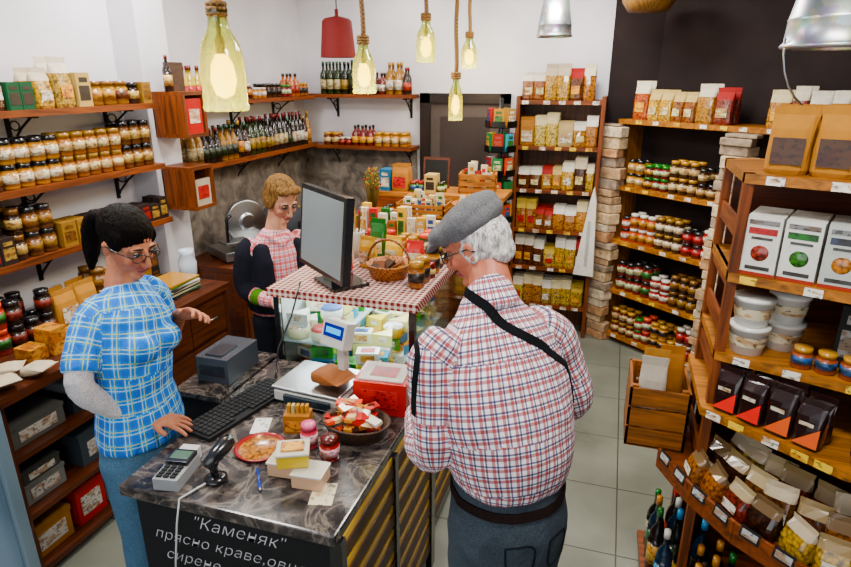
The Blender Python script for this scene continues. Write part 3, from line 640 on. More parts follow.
mb = MB(); mb.at(-1.25, 4.22, 1.3306, 0, -8); mb.box(-.1, .1, -.01, .01, 0, .22, DW, 'woodX'); mb.box(-.085, .085, -.012, -.01, .015, .2, hx('0f1112'), 'matte'); mb.build('small_chalkboard')
crate('wooden_tray', -.92, 4.15, 1.3306, .26, .18, .14, 8, LW, lambda mb, x, y, z: packs(mb, x, y, z, 9, .09, .04, ('84281c', 'a88040', 'd0c8b0'), .2))
# spinner rack
mb = MB(); mb.at(-.86, 4.62, 0); mb.lathe([(0, 0), (.18, 0), (.18, .02), (.02, .04), (.015, 1.95), (0, 1.95)], [(hx('181a1c'), 'metal')], 20)
for z in (.5, .68, .86, 1.04, 1.22, 1.4, 1.58, 1.76):
    for a in range(0, 360, 60):
        mb.at(-.86, 4.62, z, a); mb.box(-.05, .05, -.11, -.105, -.02, .03, hx('202224'), 'metal'); mb.box(-.05, .05, -.11, -.07, -.02, -.015, hx('202224'), 'metal')
        mb.at(-.86, 4.62, z-.012, a); mb.M = mb.M @ Matrix.Translation((0, -.09, 0)); carton(mb, .075, .02, .13, rc('d0ccc0', 'a88040', 'b8501c', '1c6a40', 'e0e0e0', '3a90a8', '84281c', 'd0b040'), rc(*LAB))
mb.build('spinner_rack')

# ================================================================= far shelf unit
mb = MB(); zs = (1.93, 1.585, 1.246, .92, .60, .27)
X0, X1, Y0 = -.76, -.15, 4.85
for z in zs: mb.box(X0, X1, Y0, YB-.01, z-.03, z, WOOD, 'woodX'); tags(mb, (X0, Y0), (X1, Y0), z, 5, (0, -1), 0)
mb.box(X0-.03, X0, Y0, YB-.01, 0, 1.96, WOOD, 'woodZ'); mb.box(X1, X1+.03, Y0, YB-.01, 0, 1.96, WOOD, 'woodZ'); mb.box(X0, X1, YB-.015, YB-.01, 0, 1.93, hx('6a4422'), 'woodZ')
mb.build('wooden_shelf_unit')
def nb(lo, hi, hh=(.17, .26)):
    def f(): 
        s_ = list(g_nut() if R.random() < .5 else g_pasta()); s_[1] = R.uniform(lo, hi); s_[3] = R.uniform(*hh); return tuple(s_)
    return f
G5 = ([nb(.07, .11, (.2, .28))], [nb(.07, .1), g_kraft], [nb(.06, .1), nb(.06, .1)], [nb(.07, .11)], [nb(.07, .11), g_kraft], [nb(.08, .11)])
for z, gs in zip(zs, G5):
    mb = MB(); fill(mb, (X0+.005, Y0), (X1-.005, Y0), z, (0, 1), 3, gs, 0, (1, 2), 2, depth=.26, gap=-.004, jit=12); mb.build('pasta_bags')
# ================================================================= diagonal jar shelving
A = V((-.02, 4.95)); B = V((.80, 4.30)); C = V((1.22, 3.967)); u = (B-A).normalized(); w = V((-u.y, u.x)); dphi = math.degrees(math.atan2(u.y, u.x))
dz = (1.80, 1.30, .87, .46, .08)
js = empty('jar_shelving')
mb = MB()
for z in dz:
    p = [A, C, C+w*.3, A+w*.3]; mb.prism([(q.x, q.y) for q in p], z-.035, z, LW, 'woodX'); tags(mb, A+u*.1, C, z, 9, -w, dphi)
mb.prism([(q.x, q.y) for q in (A+w*.05, C+w*.05, C+w*.3, A+w*.3)], 0, .045, DW, 'woodX')
for q in (A, C-u*.03): mb.prism([(t.x, t.y) for t in (q, q+u*.03, q+u*.03+w*.3, q+w*.3)], 0, 1.8, LW, 'woodZ')
mb.build('shelf_boards', js)
mb = MB()
BC = B-u*.16
for base, wd in ((A-u*.1-w*.05, .17), (BC-w*.06, .2)):
    z = 0
    while z < 1.765:
        h = min(R.uniform(.05, .09), 1.765-z+.0001); o_ = R.uniform(-.02, .02); q = base+u*o_-w*R.uniform(0, .03)
        pts = [q, q+u*(wd+R.uniform(-.03, .03)), q+u*(wd+R.uniform(-.02, .02))+w*.1, q+w*.1]
        mb.prism([(t.x, t.y) for t in pts], z, z+h-.004, rc('d8c0a0', 'b89c80', 'e0d0b8', 'c09878', 'a09080'), 'rubble'); z += h
mb.build('stone_columns', js, bevel=.008)
for z, gs, st in zip(dz, ([nb(.09, .13, (.2, .28))], [g_jam, g_jam, g_jam, g_veg, g_gold], [g_jam, g_veg, g_gold], [g_veg, g_dark, g_jam, g_veg], [g_veg, g_gold, g_jam]), (1, 2, 2, 2, 2)):
    mb = MB()
    for a_, b_ in ((A+u*.10, BC-u*.01), (BC+u*.21, C-u*.04)):
        fill(mb, a_, b_, z, w, 2, gs, dphi, (1, 2) if st == 1 else (1, 3), st, depth=.28, gap=.001)
    mb.build('food_packets' if st == 1 else 'jam_jars')
# narrow white folded sign hung on the shelf side
mb = MB(); mb.at(-.165, 4.78, .58, -10, 0, 0)
mb.add([(-.09, 0, 0), (.07, 0, 0), (.045, 0, .6), (.02, 0, .72), (-.005, 0, .6), (-.09, .03, 0), (.07, .03, 0), (.045, .03, .6), (.02, .03, .72), (-.005, .03, .6)],
       [(0, 1, 2, 3, 4), (9, 8, 7, 6, 5), (0, 5, 6, 1), (1, 6, 7, 2), (2, 7, 8, 3), (3, 8, 9, 4), (4, 9, 5, 0)], hx('f0ece4'), 'matte')
mb.box(-.008, .018, -.003, 0, .08, .45, hx('b8b8b4'), 'matte'); mb.build('white_hanging_sign')
# ================================================================= right near shelf unit
ru = empty('corner_shelf_unit')
top = [(.38, 2.47), (.38, 2.06), (1.12, 1.78), (1.42, 1.70), (1.42, 2.47)]
big = [(.26, 2.47), (.27, 2.16), (.36, 1.97), (.48, 1.80), (.64, 1.66), (.85, 1.55), (1.1, 1.48), (1.42, 1.44), (1.42, 2.47)]
mid = [(.36, 2.47), (.36, 2.03), (.72, 1.76), (1.42, 1.56), (1.42, 2.47)]
mb = MB()
for z, pl in ((1.82, top), (1.50, top), (1.22, top), (1.02, mid), (.72, big), (.10, big)):
    mb.prism(pl, z-.03, z, LW if z > .9 else WOOD, 'woodX')
    a_, b_ = V(pl[1]), V(pl[2])
    if z not in (.72, .10): t_ = (b_-a_).normalized(); tags(mb, a_, b_, z, 5, (t_.y, -t_.x), math.degrees(math.atan2(t_.y, t_.x)))
mb.prism([(x+.05 if x < 1.3 else x, y+.05 if y < 2.4 else y) for x, y in big], 0, .07, DW, 'woodX')
for x, y in ((.38, 2.06), (.38, 2.43), (1.38, 1.74), (1.38, 2.43)):
    mb.box(x, x+.03, y, y+.03, 0, 1.82, WOOD, 'woodZ')
for i in range(6):
    z = .76+i*.17; mb.box(.385, .397, 2.09, 2.44, z, z+.06, WOOD, 'woodY')
mb.box(.42, 1.42, 2.45, 2.47, 0, 1.8, DW, 'woodX')
for i in range(1, 7):
    a_, b_ = V(big[i]), V(big[i+1]); t_ = (b_-a_).normalized(); nn = V((-t_.y, t_.x))
    mb.prism([(q.x, q.y) for q in (a_-nn*.012, b_-nn*.012, b_, a_)], .67, .75, WOOD, 'woodX')
    for f_ in (.25, .75):
        m_ = a_+(b_-a_)*f_-nn*.0135; mb.at(m_.x, m_.y, .72, math.degrees(math.atan2(t_.y, t_.x)), -12)
        mb.box(-.032, .032, -.004, 0, 0, .04, BK, 'matte'); mb.box(-.025, .025, -.005, -.004, .008, .032, hx('a8a8a8'), 'print'); mb.at()
mb.build('shelf_frame', ru)
def along(mb, a, b, z, gens, rows=2, depth=.3, grp=(2, 3), stack=1, off=0):
    a = V(a); b = V(b); t_ = (b-a).normalized(); n_ = V((-t_.y, t_.x)); a += n_*off; b += n_*off; fill(mb, a, b, z, n_, rows, gens, math.degrees(math.atan2(t_.y, t_.x)), grp, stack, depth=depth)
mb = MB(); along(mb, (.42, 2.07), (1.36, 1.72), 1.82, [lambda: ('bag', .12, .08, .2, hx('a07440'), hx('d0c8b0'), hx('6a4018')), lambda: ('bag', .10, .08, .19, WH, hx('a07440'), hx('4a2a10')), lambda: ('bag', .12, .08, .21, hx('a07440'), hx('3a2414'))], 3, .3, (1, 2)); mb.build('granola_bags')
mb = MB()
aa = V((.40, 2.055)); bb = V((1.3, 1.715)); t_ = (bb-aa).normalized(); nn = V((-t_.y, t_.x)); k = 0; tt = .0; ph = math.degrees(math.atan2(t_.y, t_.x))
while tt < .85:
    for r_ in range(3):
        q = aa+t_*(tt+.055)+nn*(.04+r_*.065); mb.at(q.x, q.y, 1.5006, ph+R.uniform(-3, 3)); Mq = mb.M.copy()
        kd = k % 3
        mb.box(-.05, .05, -.028, .028, 0, .19, hx('d8d8d2') if kd < 2 else hx('b8bcb8'), 'matte'); mb.box(-.05, .05, -.0285, -.028, .0, .012, hx('8a3a10'), 'matte')
        if r_ == 0:
            cl = (hx('a02018'), hx('1c5a24'), hx('303848'))[kd]
            mb.box(-.04, .04, -.0292, -.028, .135, .155, cl, 'print'); mb.box(-.03, .03, -.0292, -.028, .118, .126, hx('404040'), 'print'); mb.box(-.035, .035, -.0292, -.028, .02, .032, hx('303030'), 'print'); mb.box(-.042, .042, -.0292, -.028, .165, .18, hx('707070'), 'print')
            mb.M = Mq @ Matrix.Translation((0, -.0285, .075)) @ Matrix.Rotation(pi/2, 4, 'X'); mb.lathe([(0, .0015), (.024, .0015), (.026, 0)], [((hx('8a3a10'), hx('3a6a1a'), hx('b07820'))[kd], 'nuts')], 16)
            mb.M = Mq @ Matrix.Translation((.0505, 0, .06)); mb.box(0, .0008, -.018, .018, 0, .09, hx('8a8a84'), 'print')
    tt += .108; k += 1
mb.build('rice_cartons')
mb = MB()
for i, (x, y) in enumerate(((.48, 2.10), (.60, 2.17))):
    for s_ in range(2):
        mb.at(x, y, 1.2206+s_*.1); mb.lathe([(0, 0), (.05, 0), (.06, .085), (.064, .085), (.064, .098), (0, .098)], [(hx('c8c8c2'), 'gloss'), (hx('d8d8d2'), 'gloss')], 24)
        mb.M = mb.M @ Matrix.Translation((0, 0, .03)); mb.lathe([(.0555, 0), (.0595, .035)], [(hx('c8c0a8'), 'print')], 24)
mb.build('white_plastic_tubs')
mb = MB(); along(mb, (.58, 1.985), (1.36, 1.70), 1.22, [lambda: ('jar', .034, .085, hx('5a2a0a'), hx('8a6a20'), rc(*LAB)), lambda: ('jar', .03, .07, rc('84480a', '4a1a0a'), rc('a88030', '90908c'), rc(*LAB))], 1, .17, (2, 3), 1); mb.build('olive_jars')
mb = MB(); along(mb, (.68, 1.955), (1.36, 1.70), 1.22, [lambda: ('box', .09, .03, R.uniform(.19, .23), rc('141416', '2a2e36', '1c1410'), rc('a8a090', '8a8a86'))], 2, .2, (1, 2), 1, off=.09); mb.build('chocolate_boxes')
def BGC(): return ('bag', .082, .05, R.uniform(.15, .18), rc('140a08', '1e100c', '0c0a0c', '1a0e0e'), None, None, 'gloss', rc('c85a08', 'd03a10', 'd06a08', '8a1020', '1c6a30', 'a09070'))
mb = MB(); along(mb, (.38, 2.02), (.72, 1.77), 1.02, [BGC], 2, .2, (1, 2)); along(mb, (.73, 1.765), (1.36, 1.59), 1.02, [BGC], 2, .2, (1, 1)); mb.build('coffee_bags')
def curve_items(inset, step, rows, rstep, fn, ymax):
    pts_ = [V(p) for p in big[1:8]]
    for i in range(len(pts_)-1):
        a_, b_ = pts_[i], pts_[i+1]; t_ = (b_-a_).normalized(); nn = V((-t_.y, t_.x)); L = (b_-a_).length; k = max(1, int(L/step))
        for j in range(k):
            for r_ in range(rows):
                q = a_+(b_-a_)*((j+.5)/k)+nn*(inset+rstep*r_)
                if q.y > ymax or q.x > 1.35: continue
                fn(q, r_, math.degrees(math.atan2(t_.y, t_.x)))
mb = MB()
def fnut(q, r_, an):
    mb.at(q.x, q.y, .7206, an+R.uniform(-22, 22), -8); bag(mb, .1, .07, .12+.03*r_, rc('a89c88', '988a70', '7a6a50', '5a4a38'), R.choice([None, None, hx('d8d4c8')]), rc('8a561c', '4a2a0c', 'a88a50', '64280c', '84561a', '2a160c', '5a3a1a'), 'gloss')
curve_items(.05, .095, 3, .075, fnut, 2.12); mb.build('nut_bags')
crate('wooden_crate', .245, 2.32, .7206, .22, .26, .26, 0, hx('8a5a28'), lambda mb, x, y, z: [(mb.at(x+dx, y+dy, z+.08, 10*dx*10, 4), bag(mb, .1, .05, .3, hx(c_), hx(l_) if l_ else None)) for dx, dy, c_, l_ in ((-.03, -.08, 'b8b0a4', 'c8c0b0'), (.04, .05, '9a6c3c', None), (-.02, .0, 'a88050', None))])
mb = MB()
def fbot(q, r_, an):
    if abs(q.x-.395) < .05 and abs(q.y-2.075) < .05: return
    mb.at(q.x, q.y, .1006); bottle(mb, .033, R.uniform(.29, .33), rc('12080a', '080e0a', '0a1a2a', '1a0a06', '0c0c0c'), rc('9a1c18', '1a7aaa', 'c8c8c0', 'b07a10', '1a5a2a'), rc('a8a088', '3a80a8', 'c0a060', '1a4a2a', 'b84a1a'))
curve_items(.05, .074, 3, .078, fbot, 2.35)
for j in range(3): 
    for i in range(2): fbot(V((.315+i*.075, 2.24+j*.075)), 0, 0)
mb.build('beer_bottles')

# ================================================================= pendant lamps
def pendant(x, y, zc, L=.28, r=.05, power=8):
    root = empty('jar_pendant_lamp')
    mb = MB(); mb.at()
    mb.tube([(x+.004*math.sin(k*1.3), y, zc+L*.42+(ZC-zc-L*.42)*k/10) for k in range(11)], .014, hx('7a5a28'), 'wicker', 8)
    for k in range(3): mb.tube([(x+.026*math.cos(a), y+.026*math.sin(a), zc+L*.44+.014*k) for a in [i*pi/8 for i in range(17)]], .009, hx('7a5a28'), 'wicker', 6)
    mb.build('rope', root)
    mb = MB(); mb.at(x, y, zc-L/2)
    mb.lathe([(r, 0), (r*1.06, L*.04), (r, L*.08), (r*1.03, L*.12), (r, L*.2), (r*1.03, L*.35), (r, L*.5), (r*.85, L*.66), (r*.5, L*.8), (r*.42, L*.93), (r*.5, L*.95), (r*.45, L)], [(G(1), 'greenglass')], 24); mb.build('glass_jar', root)
    mb = MB(); mb.at(x, y, zc-L/2)
    mb.lathe([(0, L*.12), (r*.4, L*.16), (r*.6, L*.3), (r*.5, L*.46), (r*.25, L*.56), (0, L*.56)], [(hx('ffc870'), 'emit')], 14)
    mb.lathe([(r*.22, L*.56), (r*.22, L*.7), (r*.1, L*.74), (r*.1, L*1.0)], [(hx('2a2018'), 'matte')], 10); mb.build('bulb', root)
    li = bpy.data.lights.new('glow', 'POINT'); li.energy = power; li.color = (1, .75, .42); li.shadow_soft_size = .04
    lo = bpy.data.objects.new('glow', li); lo.location = (x, y, zc-L/2-.03); lo.parent = root; bpy.context.collection.objects.link(lo)
pendant(-1.24, 1.76, 2.15, .31, .07, 5); pendant(-1.33, 3.13, 2.15, .27, .06); pendant(-1.22, 3.88, 2.32, .27, .06, 5)
pendant(-1.15, 4.75, 2.28, .24, .06); pendant(-1.04, 3.95, 1.97, .28, .045, 4)
mb = MB(); x, y, z = -1.81, 3.84, 2.22
mb.at(x, y, z); mb.lathe([(.115, 0), (.095, .22), (.08, .235), (.012, .25), (.012, .29), (0, .29)], [(hx('5a0208'), 'matte')], 28); mb.lathe([(0, .04), (.03, .06), (.03, .1), (0, .14)], [(hx('ffe0b0', .1), 'emit')], 12); mb.at(); mb.tube([(x, y, z+.28), (x, y, ZC)], .004, BK, 'matte', 6); mb.build('red_pendant_lamp')
def bucket(name, x, y, z, r, h, handle=True, phi=0):
    mb = MB(); mb.at(x, y, z, phi); zc = hx('a4a8aa', 1, 1)
    mb.lathe([(r, 0), (r*1.05, .006), (r*1.03, .012), (r*.98, .02), (r*.96, h*.3), (r*.975, h*.32), (r*.95, h*.34), (r*.72, h), (r*.3, h), (.015, h+.01), (.015, h+.05), (0, h+.05)], [(zc, 'zinc')], 32)
    mb.lathe([(0, h*.3), (.03, h*.35), (.03, h*.6), (0, h*.7)], [(hx('ffe0b0', .4), 'emit')], 12)
    if handle:
        mb.tube([(r*1.02*math.cos(a), 0, .03-r*1.45*math.sin(a)) for a in [i*pi/14 for i in range(15)]], .004, hx('a8acae'), 'metal', 6)
        mb.tube([(-.05, 0, .03-r*1.45), (-.04, 0, .03-r*1.45), (.04, 0, .03-r*1.45), (.05, 0, .03-r*1.45)], [.01, .016, .016, .01], hx('c8a878'), 'woodX', 10)
    mb.at(); mb.tube([(x, y, z+h+.04), (x, y, ZC)], .004, BK, 'matte', 6); mb.build(name)
bucket('bucket_pendant_lamp', -.5, 4.55, 2.36, .12, .24, False); bucket('bucket_pendant_lamp', .60, 2.22, 2.18, .15, .26, True, 10)
mb = MB(); mb.at(.10, 4.7, 2.52); mb.lathe([(0, 0), (.13, 0), (.17, .06), (.18, .12), (.16, .12), (.12, .01)], [(hx('7a5a2a'), 'wicker')], 24); mb.at()
for a in range(3): mb.tube([(.10+.16*math.cos(a*2.1), 4.7+.16*math.sin(a*2.1), 2.63), (.10, 4.7, ZC)], .005, hx('7a5a2a'), 'matte', 5)
mb.build('hanging_wicker_basket')

# ================================================================= PEOPLE
class Blob:
    def __init__(s): s.v = []; s.f = []; s.bones = []
    def ring(s, c, a, b, ra, rb, n):
        i0 = len(s.v)
        for k in range(n):
            q = 2*pi*k/n; s.v.append(c+a*ra*math.cos(q)+b*rb*math.sin(q))
        return i0
    def loft(s, pts, rad, side=(1, 0, 0), n=16, k=3, cap=1.0, bone=False):
        pts = [V(p) for p in pts]; rad = [(r, r) if not isinstance(r, tuple) else r for r in rad]; side = V(side)
        if bone:
            for i in range(len(pts)-1): s.bones.append((pts[i], pts[i+1], sum(rad[i])/2, side))
        P = []; Q = []
        m_ = len(pts)
        if m_ > 2 and k > 1:
            for i in range(m_-1):
                p0, p1, p2, p3 = pts[max(i-1, 0)], pts[i], pts[i+1], pts[min(i+2, m_-1)]
                for j in range(k):
                    t = j/k
                    P.append(.5*((2*p1)+(p2-p0)*t+(2*p0-5*p1+4*p2-p3)*t*t+(3*p1-p0-3*p2+p3)*t**3))
                    Q.append((rad[i][0]*(1-t)+rad[i+1][0]*t, rad[i][1]*(1-t)+rad[i+1][1]*t))
            P.append(pts[-1]); Q.append(rad[-1])
        else: P, Q = pts, rad
        rings = []
        def fr(i):
            t = (P[min(i+1, len(P)-1)]-P[max(i-1, 0)]).normalized(); sd = side-t*side.dot(t)
            if sd.length < 1e-3: sd = t.orthogonal()
            sd.normalize(); return t, sd, t.cross(sd)
        t, a, b = fr(0); ra, rb = Q[0]; r = min(ra, rb)*cap
        v0 = len(s.v); s.v.append(P[0]-t*r)
        for f, g in ((.85, .5), (.5, .86)): rings.append(s.ring(P[0]-t*r*f, a, b, ra*g, rb*g, n))
        for i in range(len(P)):
            t, a, b = fr(i); rings.append(s.ring(P[i], a, b, Q[i][0], Q[i][1], n))
        t, a, b = fr(len(P)-1); ra, rb = Q[-1]; r = min(ra, rb)*cap
        for f, g in ((.5, .86), (.85, .5)): rings.append(s.ring(P[-1]+t*r*f, a, b, ra*g, rb*g, n))
        v1 = len(s.v); s.v.append(P[-1]+t*r)
        for i in range(n):
            j = (i+1) % n
            s.f.append((v0, rings[0]+j, rings[0]+i)); s.f.append((v1, rings[-1]+i, rings[-1]+j))
            for q in range(len(rings)-1): s.f.append((rings[q]+i, rings[q]+j, rings[q+1]+j, rings[q+1]+i))
        return s
    def ell(s, c, r, M=None, n=18, m_=12):
        c = V(c); i0 = len(s.v); M = M or Matrix.Identity(3)
        for j in range(1, m_):
            th = pi*j/m_
            for k in range(n):
                q = 2*pi*k/n; s.v.append(c+M @ V((r[0]*math.sin(th)*math.cos(q), r[1]*math.sin(th)*math.sin(q), r[2]*math.cos(th))))
        a = len(s.v); s.v.append(c+M @ V((0, 0, r[2]))); s.v.append(c-M @ V((0, 0, r[2])))
        for k in range(n):
            k2 = (k+1) % n; s.f.append((a, i0+k, i0+k2)); s.f.append((a+1, i0+(m_-2)*n+k2, i0+(m_-2)*n+k))
            for j in range(m_-2): s.f.append((i0+j*n+k, i0+(j+1)*n+k, i0+(j+1)*n+k2, i0+j*n+k2))
        return s
    def make(s, name, mat, col=G(1), voxel=.01, smooth=6, parent=None, disp=0, freq=9, colfn=None, M=None, cut=None, sfac=.5):
        me = bpy.data.meshes.new(name+'_raw'); vv = [(M @ p) if M else p for p in s.v]; me.from_pydata([tuple(p) for p in vv], [], s.f)
        ob = bpy.data.objects.new(name, me); bpy.context.collection.objects.link(ob)
        md = ob.modifiers.new('r', 'REMESH'); md.mode = 'VOXEL'; md.voxel_size = voxel; md.use_smooth_shade = True
        if smooth: ms = ob.modifiers.new('s', 'SMOOTH'); ms.iterations = smooth; ms.factor = sfac
        dg = bpy.context.evaluated_depsgraph_get(); dg.update(); me2 = bpy.data.meshes.new_from_object(ob.evaluated_get(dg))
        ob.modifiers.clear(); ob.data = me2; me2.name = name
        if disp:
            for v in me2.vertices:
                q = v.co; d_ = noise.noise(V((q.x*freq, q.y*freq, q.z*freq*.7)))+.5*noise.noise(V((q.x*freq*2.3+5, q.y*freq*2.3, q.z*freq*1.2)))
                d_ = 1-2*abs(d_); v.co = q+v.normal*d_*disp
        me2.materials.clear(); me2.materials.append(MATS[mat])
        me2.polygons.foreach_set('use_smooth', [True]*len(me2.polygons))
        at = me2.color_attributes.new('Col', 'FLOAT_COLOR', 'POINT')
        Mi = M.inverted() if M else None
        buf = []
        for v in me2.vertices: buf += list(colfn(Mi @ v.co if Mi else v.co) if colfn else col)
        at.data.foreach_set('color', buf)
        if s.bones:
            uv = me2.uv_layers.new(name='UVMap').data; acc = 0; bb = []
            for a, b, r, sd in s.bones: bb.append((a, b, (b-a).normalized(), (b-a).length, r, sd, acc)); acc += (b-a).length
            for p in me2.polygons:
                c = p.center; best = None
                for B_ in bb:
                    a, b, t, L, r, sd, ac = B_; h = max(0, min(L, (c-a).dot(t))); d_ = (c-(a+t*h)).length/r
                    if best is None or d_ < best[0]: best = (d_, B_)
                a, b, t, L, r, sd, ac = best[1]; e1 = (sd-t*sd.dot(t)).normalized(); e2 = t.cross(e1)
                dc = c-a; ca = math.atan2(dc.dot(e2), dc.dot(e1))
                for li in p.loop_indices:
                    q = me2.vertices[me2.loops[li].vertex_index].co-a; an = math.atan2(q.dot(e2), q.dot(e1))
                    while an-ca > pi: an -= 2*pi
                    while an-ca < -pi: an += 2*pi
                    uv[li].uv = (an*r*1.05 if L > 0 else 0, q.dot(t)+ac)
        if parent: ob.parent = parent
        return ob

def head(root, c, fdir, up, neck, skin, sex='f', glasses=False):
    y = V(fdir).normalized(); x = y.cross(V(up)).normalized(); z = x.cross(y)
    M = Matrix((x, y, z)).transposed().to_4x4(); M.translation = V(c)
    Mi = M.inverted(); nk = Mi @ V(neck)
    b = Blob(); jw = .027 if sex == 'f' else .034
    b.ell((0, -.018, .035), (.073, .09, .08)); b.ell((0, .022, -.012), (.060, .060, .088)); b.ell((0, .052, -.09), (jw, .030, .022))
    b.ell((0, .01, -.06), (.050, .05, .043))
    b.loft([(0, .080, .014), (0, .092, -.008), (0, .103, -.028)], [.007, .008, .010], n=10); b.ell((.010, .09, -.033), (.007, .009, .007)); b.ell((-.010, .09, -.033), (.007, .009, .007))
    for s_ in (-1, 1):
        b.ell((s_*.03, .068, .023), (.024, .012, .007)); b.ell((s_*.037, .053, -.028), (.020, .02, .020)); b.ell((s_*.075, -.008, -.008), (.007, .016, .028)); b.ell((s_*.079, -.015, .002), (.005, .013, .018))
        b.ell((s_*.03, .064, .002), (.016, .012, .011))
    b.ell((0, .080, -.056), (.021, .009, .0055)); b.ell((0, .079, -.066), (.018, .009, .0065))
    b.loft([(0, -.02, -.03), ((0+nk.x)/2, (-.02+nk.y)/2, (-.03+nk.z)/2), nk], [.050, .050 if sex == 'f' else .06, .058 if sex == 'f' else .068])
    sk = skin
    def cf(p):
        k = V((sk[0], sk[1], sk[2]))
        if p.y > .07 and abs(p.x) < .023 and -.072 < p.z < -.05: k = V((.36, .07, .07)) if abs(p.z+.061) > .002 else V((.12, .02, .02))
        elif p.y > .05 and abs(abs(p.x)-.03) < .02 and abs(p.z-.004) < .013: k = k*.6
        elif p.y > .05 and abs(abs(p.x)-.024+.2*(p.z+.04)) < .003 and -.06 < p.z < -.03: k = k*.8
        else:
            bl_ = max(0, 1-((abs(p.x)-.04)**2+(p.z+.03)**2)**.5/.04)*(1 if p.y > .02 else 0); k = k.lerp(V((sk[0]*1.0, sk[1]*.62, sk[2]*.6)), .6*bl_)
        return (k.x, k.y, k.z, 1)
    b.make('head', 'skin', voxel=.0038, smooth=2, parent=root, colfn=cf, M=M)
    mb = MB(); 
    for s_ in (-1, 1):
        mb.M = M @ Matrix.Translation((s_*.03, .069, .003)); r_ = .0105
        prof = [(r_*math.sin(pi*i/8), -r_*math.cos(pi*i/8)) for i in range(9)]
        mb.lathe(prof, [(hx('b8b4ae'), 'gloss')], 14)
        mb.M = M @ Matrix.Translation((s_*.03, .0765, .001)) @ Matrix.Rotation(-pi/2, 4, 'X'); mb.lathe([(0, .0036), (.004, .003), (.0058, 0)], [(hx('0c0806'), 'gloss'), (hx('2a1a10'), 'gloss')], 12)
        mb.M = M
        mb.tube([(s_*.014, .080, .026), (s_*.03, .081, .031), (s_*.048, .070, .026)], [.003, .0038, .002], hx('20140e') if sex == 'f' else hx('a8a4a0'), 'matte', 6)
        mb.tube([(s_*.017, .0785, .008), (s_*.03, .0815, .0115), (s_*.044, .074, .007)], .0028, hx('140c08'), 'matte', 5)
    mb.build('eyes', root)
    if glasses:
        mb = MB(); mb.M = M; gc = hx('0c0d10')
        for s_ in (-1, 1):
            loop = [(s_*(.032+.024*math.cos(a)), .092-.25*abs(.024*math.cos(a)) if math.cos(a) > 0 else .092, .0+.016*math.sin(a)) for a in [i*pi/8 for i in range(17)]]
            mb.tube(loop, .0018, gc, 'gloss', 6); mb.tube([(s_*.056, .086, .005), (s_*.074, .05, .006), (s_*.083, -.01, .004), (s_*.08, -.03, -.012)], .0022, gc, 'gloss', 6)
        mb.tube([(-.009, .093, .003), (0, .096, .005), (.009, .093, .003)], .0018, gc, 'gloss', 6); mb.build('glasses', root)
    return M

def hand(root, wrist, d, nrm, side, skin, curl=25, spread=6, name='hand', thumb=35):
    d = V(d).normalized(); nrm = V(nrm); nrm = (nrm-d*nrm.dot(d)).normalized(); lat = d.cross(nrm)*side   # lat: towards thumb
    W = V(wrist); b = Blob()
    b.loft([W-d*.02, W+d*.02, W+d*.055, W+d*.082], [(.026, .02), (.034, .017), (.041, .015), (.038, .012)], side=lat, n=14)
    L_ = [.072, .08, .074, .058]
    for i in range(4):
        o_ = .030-.020*i; q = W+d*(.082-.003*abs(i-1.3))+lat*o_; sp = math.radians((1.5-i)*spread)
        dd = (d*math.cos(sp)+lat*math.sin(sp)).normalized(); pts = [q-dd*.012, q]; cu = math.radians(curl*.5)
        for f, kk in ((.45, .6), (.3, 1.1), (.25, 1.0)):
            v_ = dd*math.cos(cu)-nrm*math.sin(cu); pts.append(pts[-1]+v_*L_[i]*f); cu += math.radians(curl)*kk
        b.loft(pts, [.0092, .009, .0083, .0075, .0064], side=lat, n=10, k=2)
    ta = math.radians(thumb); q = W+d*.022+lat*.026; v_ = d*math.cos(ta)+lat*math.sin(ta)-nrm*.3; v_.normalize()
    p2 = q+v_*.04; v2 = (v_+d*.5).normalized(); b.loft([q-v_*.01, q, p2, p2+v2*.03], [.012, .0125, .0105, .0085], side=nrm, n=10, k=2)
    return b.make(name, 'skin', voxel=.0038, smooth=2, parent=root, col=skin)

# ---------- woman cashier
w1 = empty('woman_cashier'); SK = hx('b8785a', 1, 1.1)
M = head(w1, (-1.545, 1.565, 1.57), (1, -.12, -.46), (0, 0, 1), (-1.585, 1.55, 1.42), SK, 'f', True)
b = Blob(); b.ell((0, -.026, .044), (.080, .096, .081)); b.ell((0, -.1, .03), (.03, .03, .03))
b.ell((.069, .0, .03), (.012, .045, .04)); b.ell((-.069, .0, .03), (.012, .045, .04))
b.loft([(0, -.115, .03), (0, -.155, .01), (0, -.165, -.05), (0.01, -.14, -.12), (.02, -.12, -.17)], [.022, .032, .034, .026, .01], n=14)
b.make('hair', 'hair', hx('080504'), .005, 3, w1, disp=.002, freq=40, M=M)
b = Blob(); sd = (0, 1, 0)
b.loft([(-1.54, 1.485, .90), (-1.535, 1.48, .98), (-1.53, 1.48, 1.08), (-1.53, 1.49, 1.2), (-1.535, 1.515, 1.31), (-1.57, 1.545, 1.385), (-1.58, 1.55, 1.425)],
       [(.165, .13), (.152, .12), (.130, .105), (.137, .115), (.145, .105), (.11, .07), (.06, .055)], side=sd, n=28, k=3, cap=.15, bone=True)
b.ell((-1.445, 1.44, 1.25), (.055, .055, .055)); b.ell((-1.445, 1.55, 1.25), (.055, .055, .055))
b.loft([(-1.575, 1.46, 1.375), (-1.585, 1.40, 1.345), (-1.575, 1.335, 1.26), (-1.565, 1.31, 1.215)], [.053, .053, .053, .055], n=16, cap=.2, bone=True)
b.loft([(-1.585, 1.65, 1.375), (-1.595, 1.69, 1.345), (-1.59, 1.72, 1.24), (-1.585, 1.725, 1.2)], [.053, .054, .053, .054], n=16, cap=.2, bone=True)
b.loft([(-1.585, 1.5, 1.40), (-1.56, 1.49, 1.425), (-1.535, 1.53, 1.40), (-1.535, 1.58, 1.40), (-1.565, 1.62, 1.42)], [.014]*5, n=8, cap=.5)
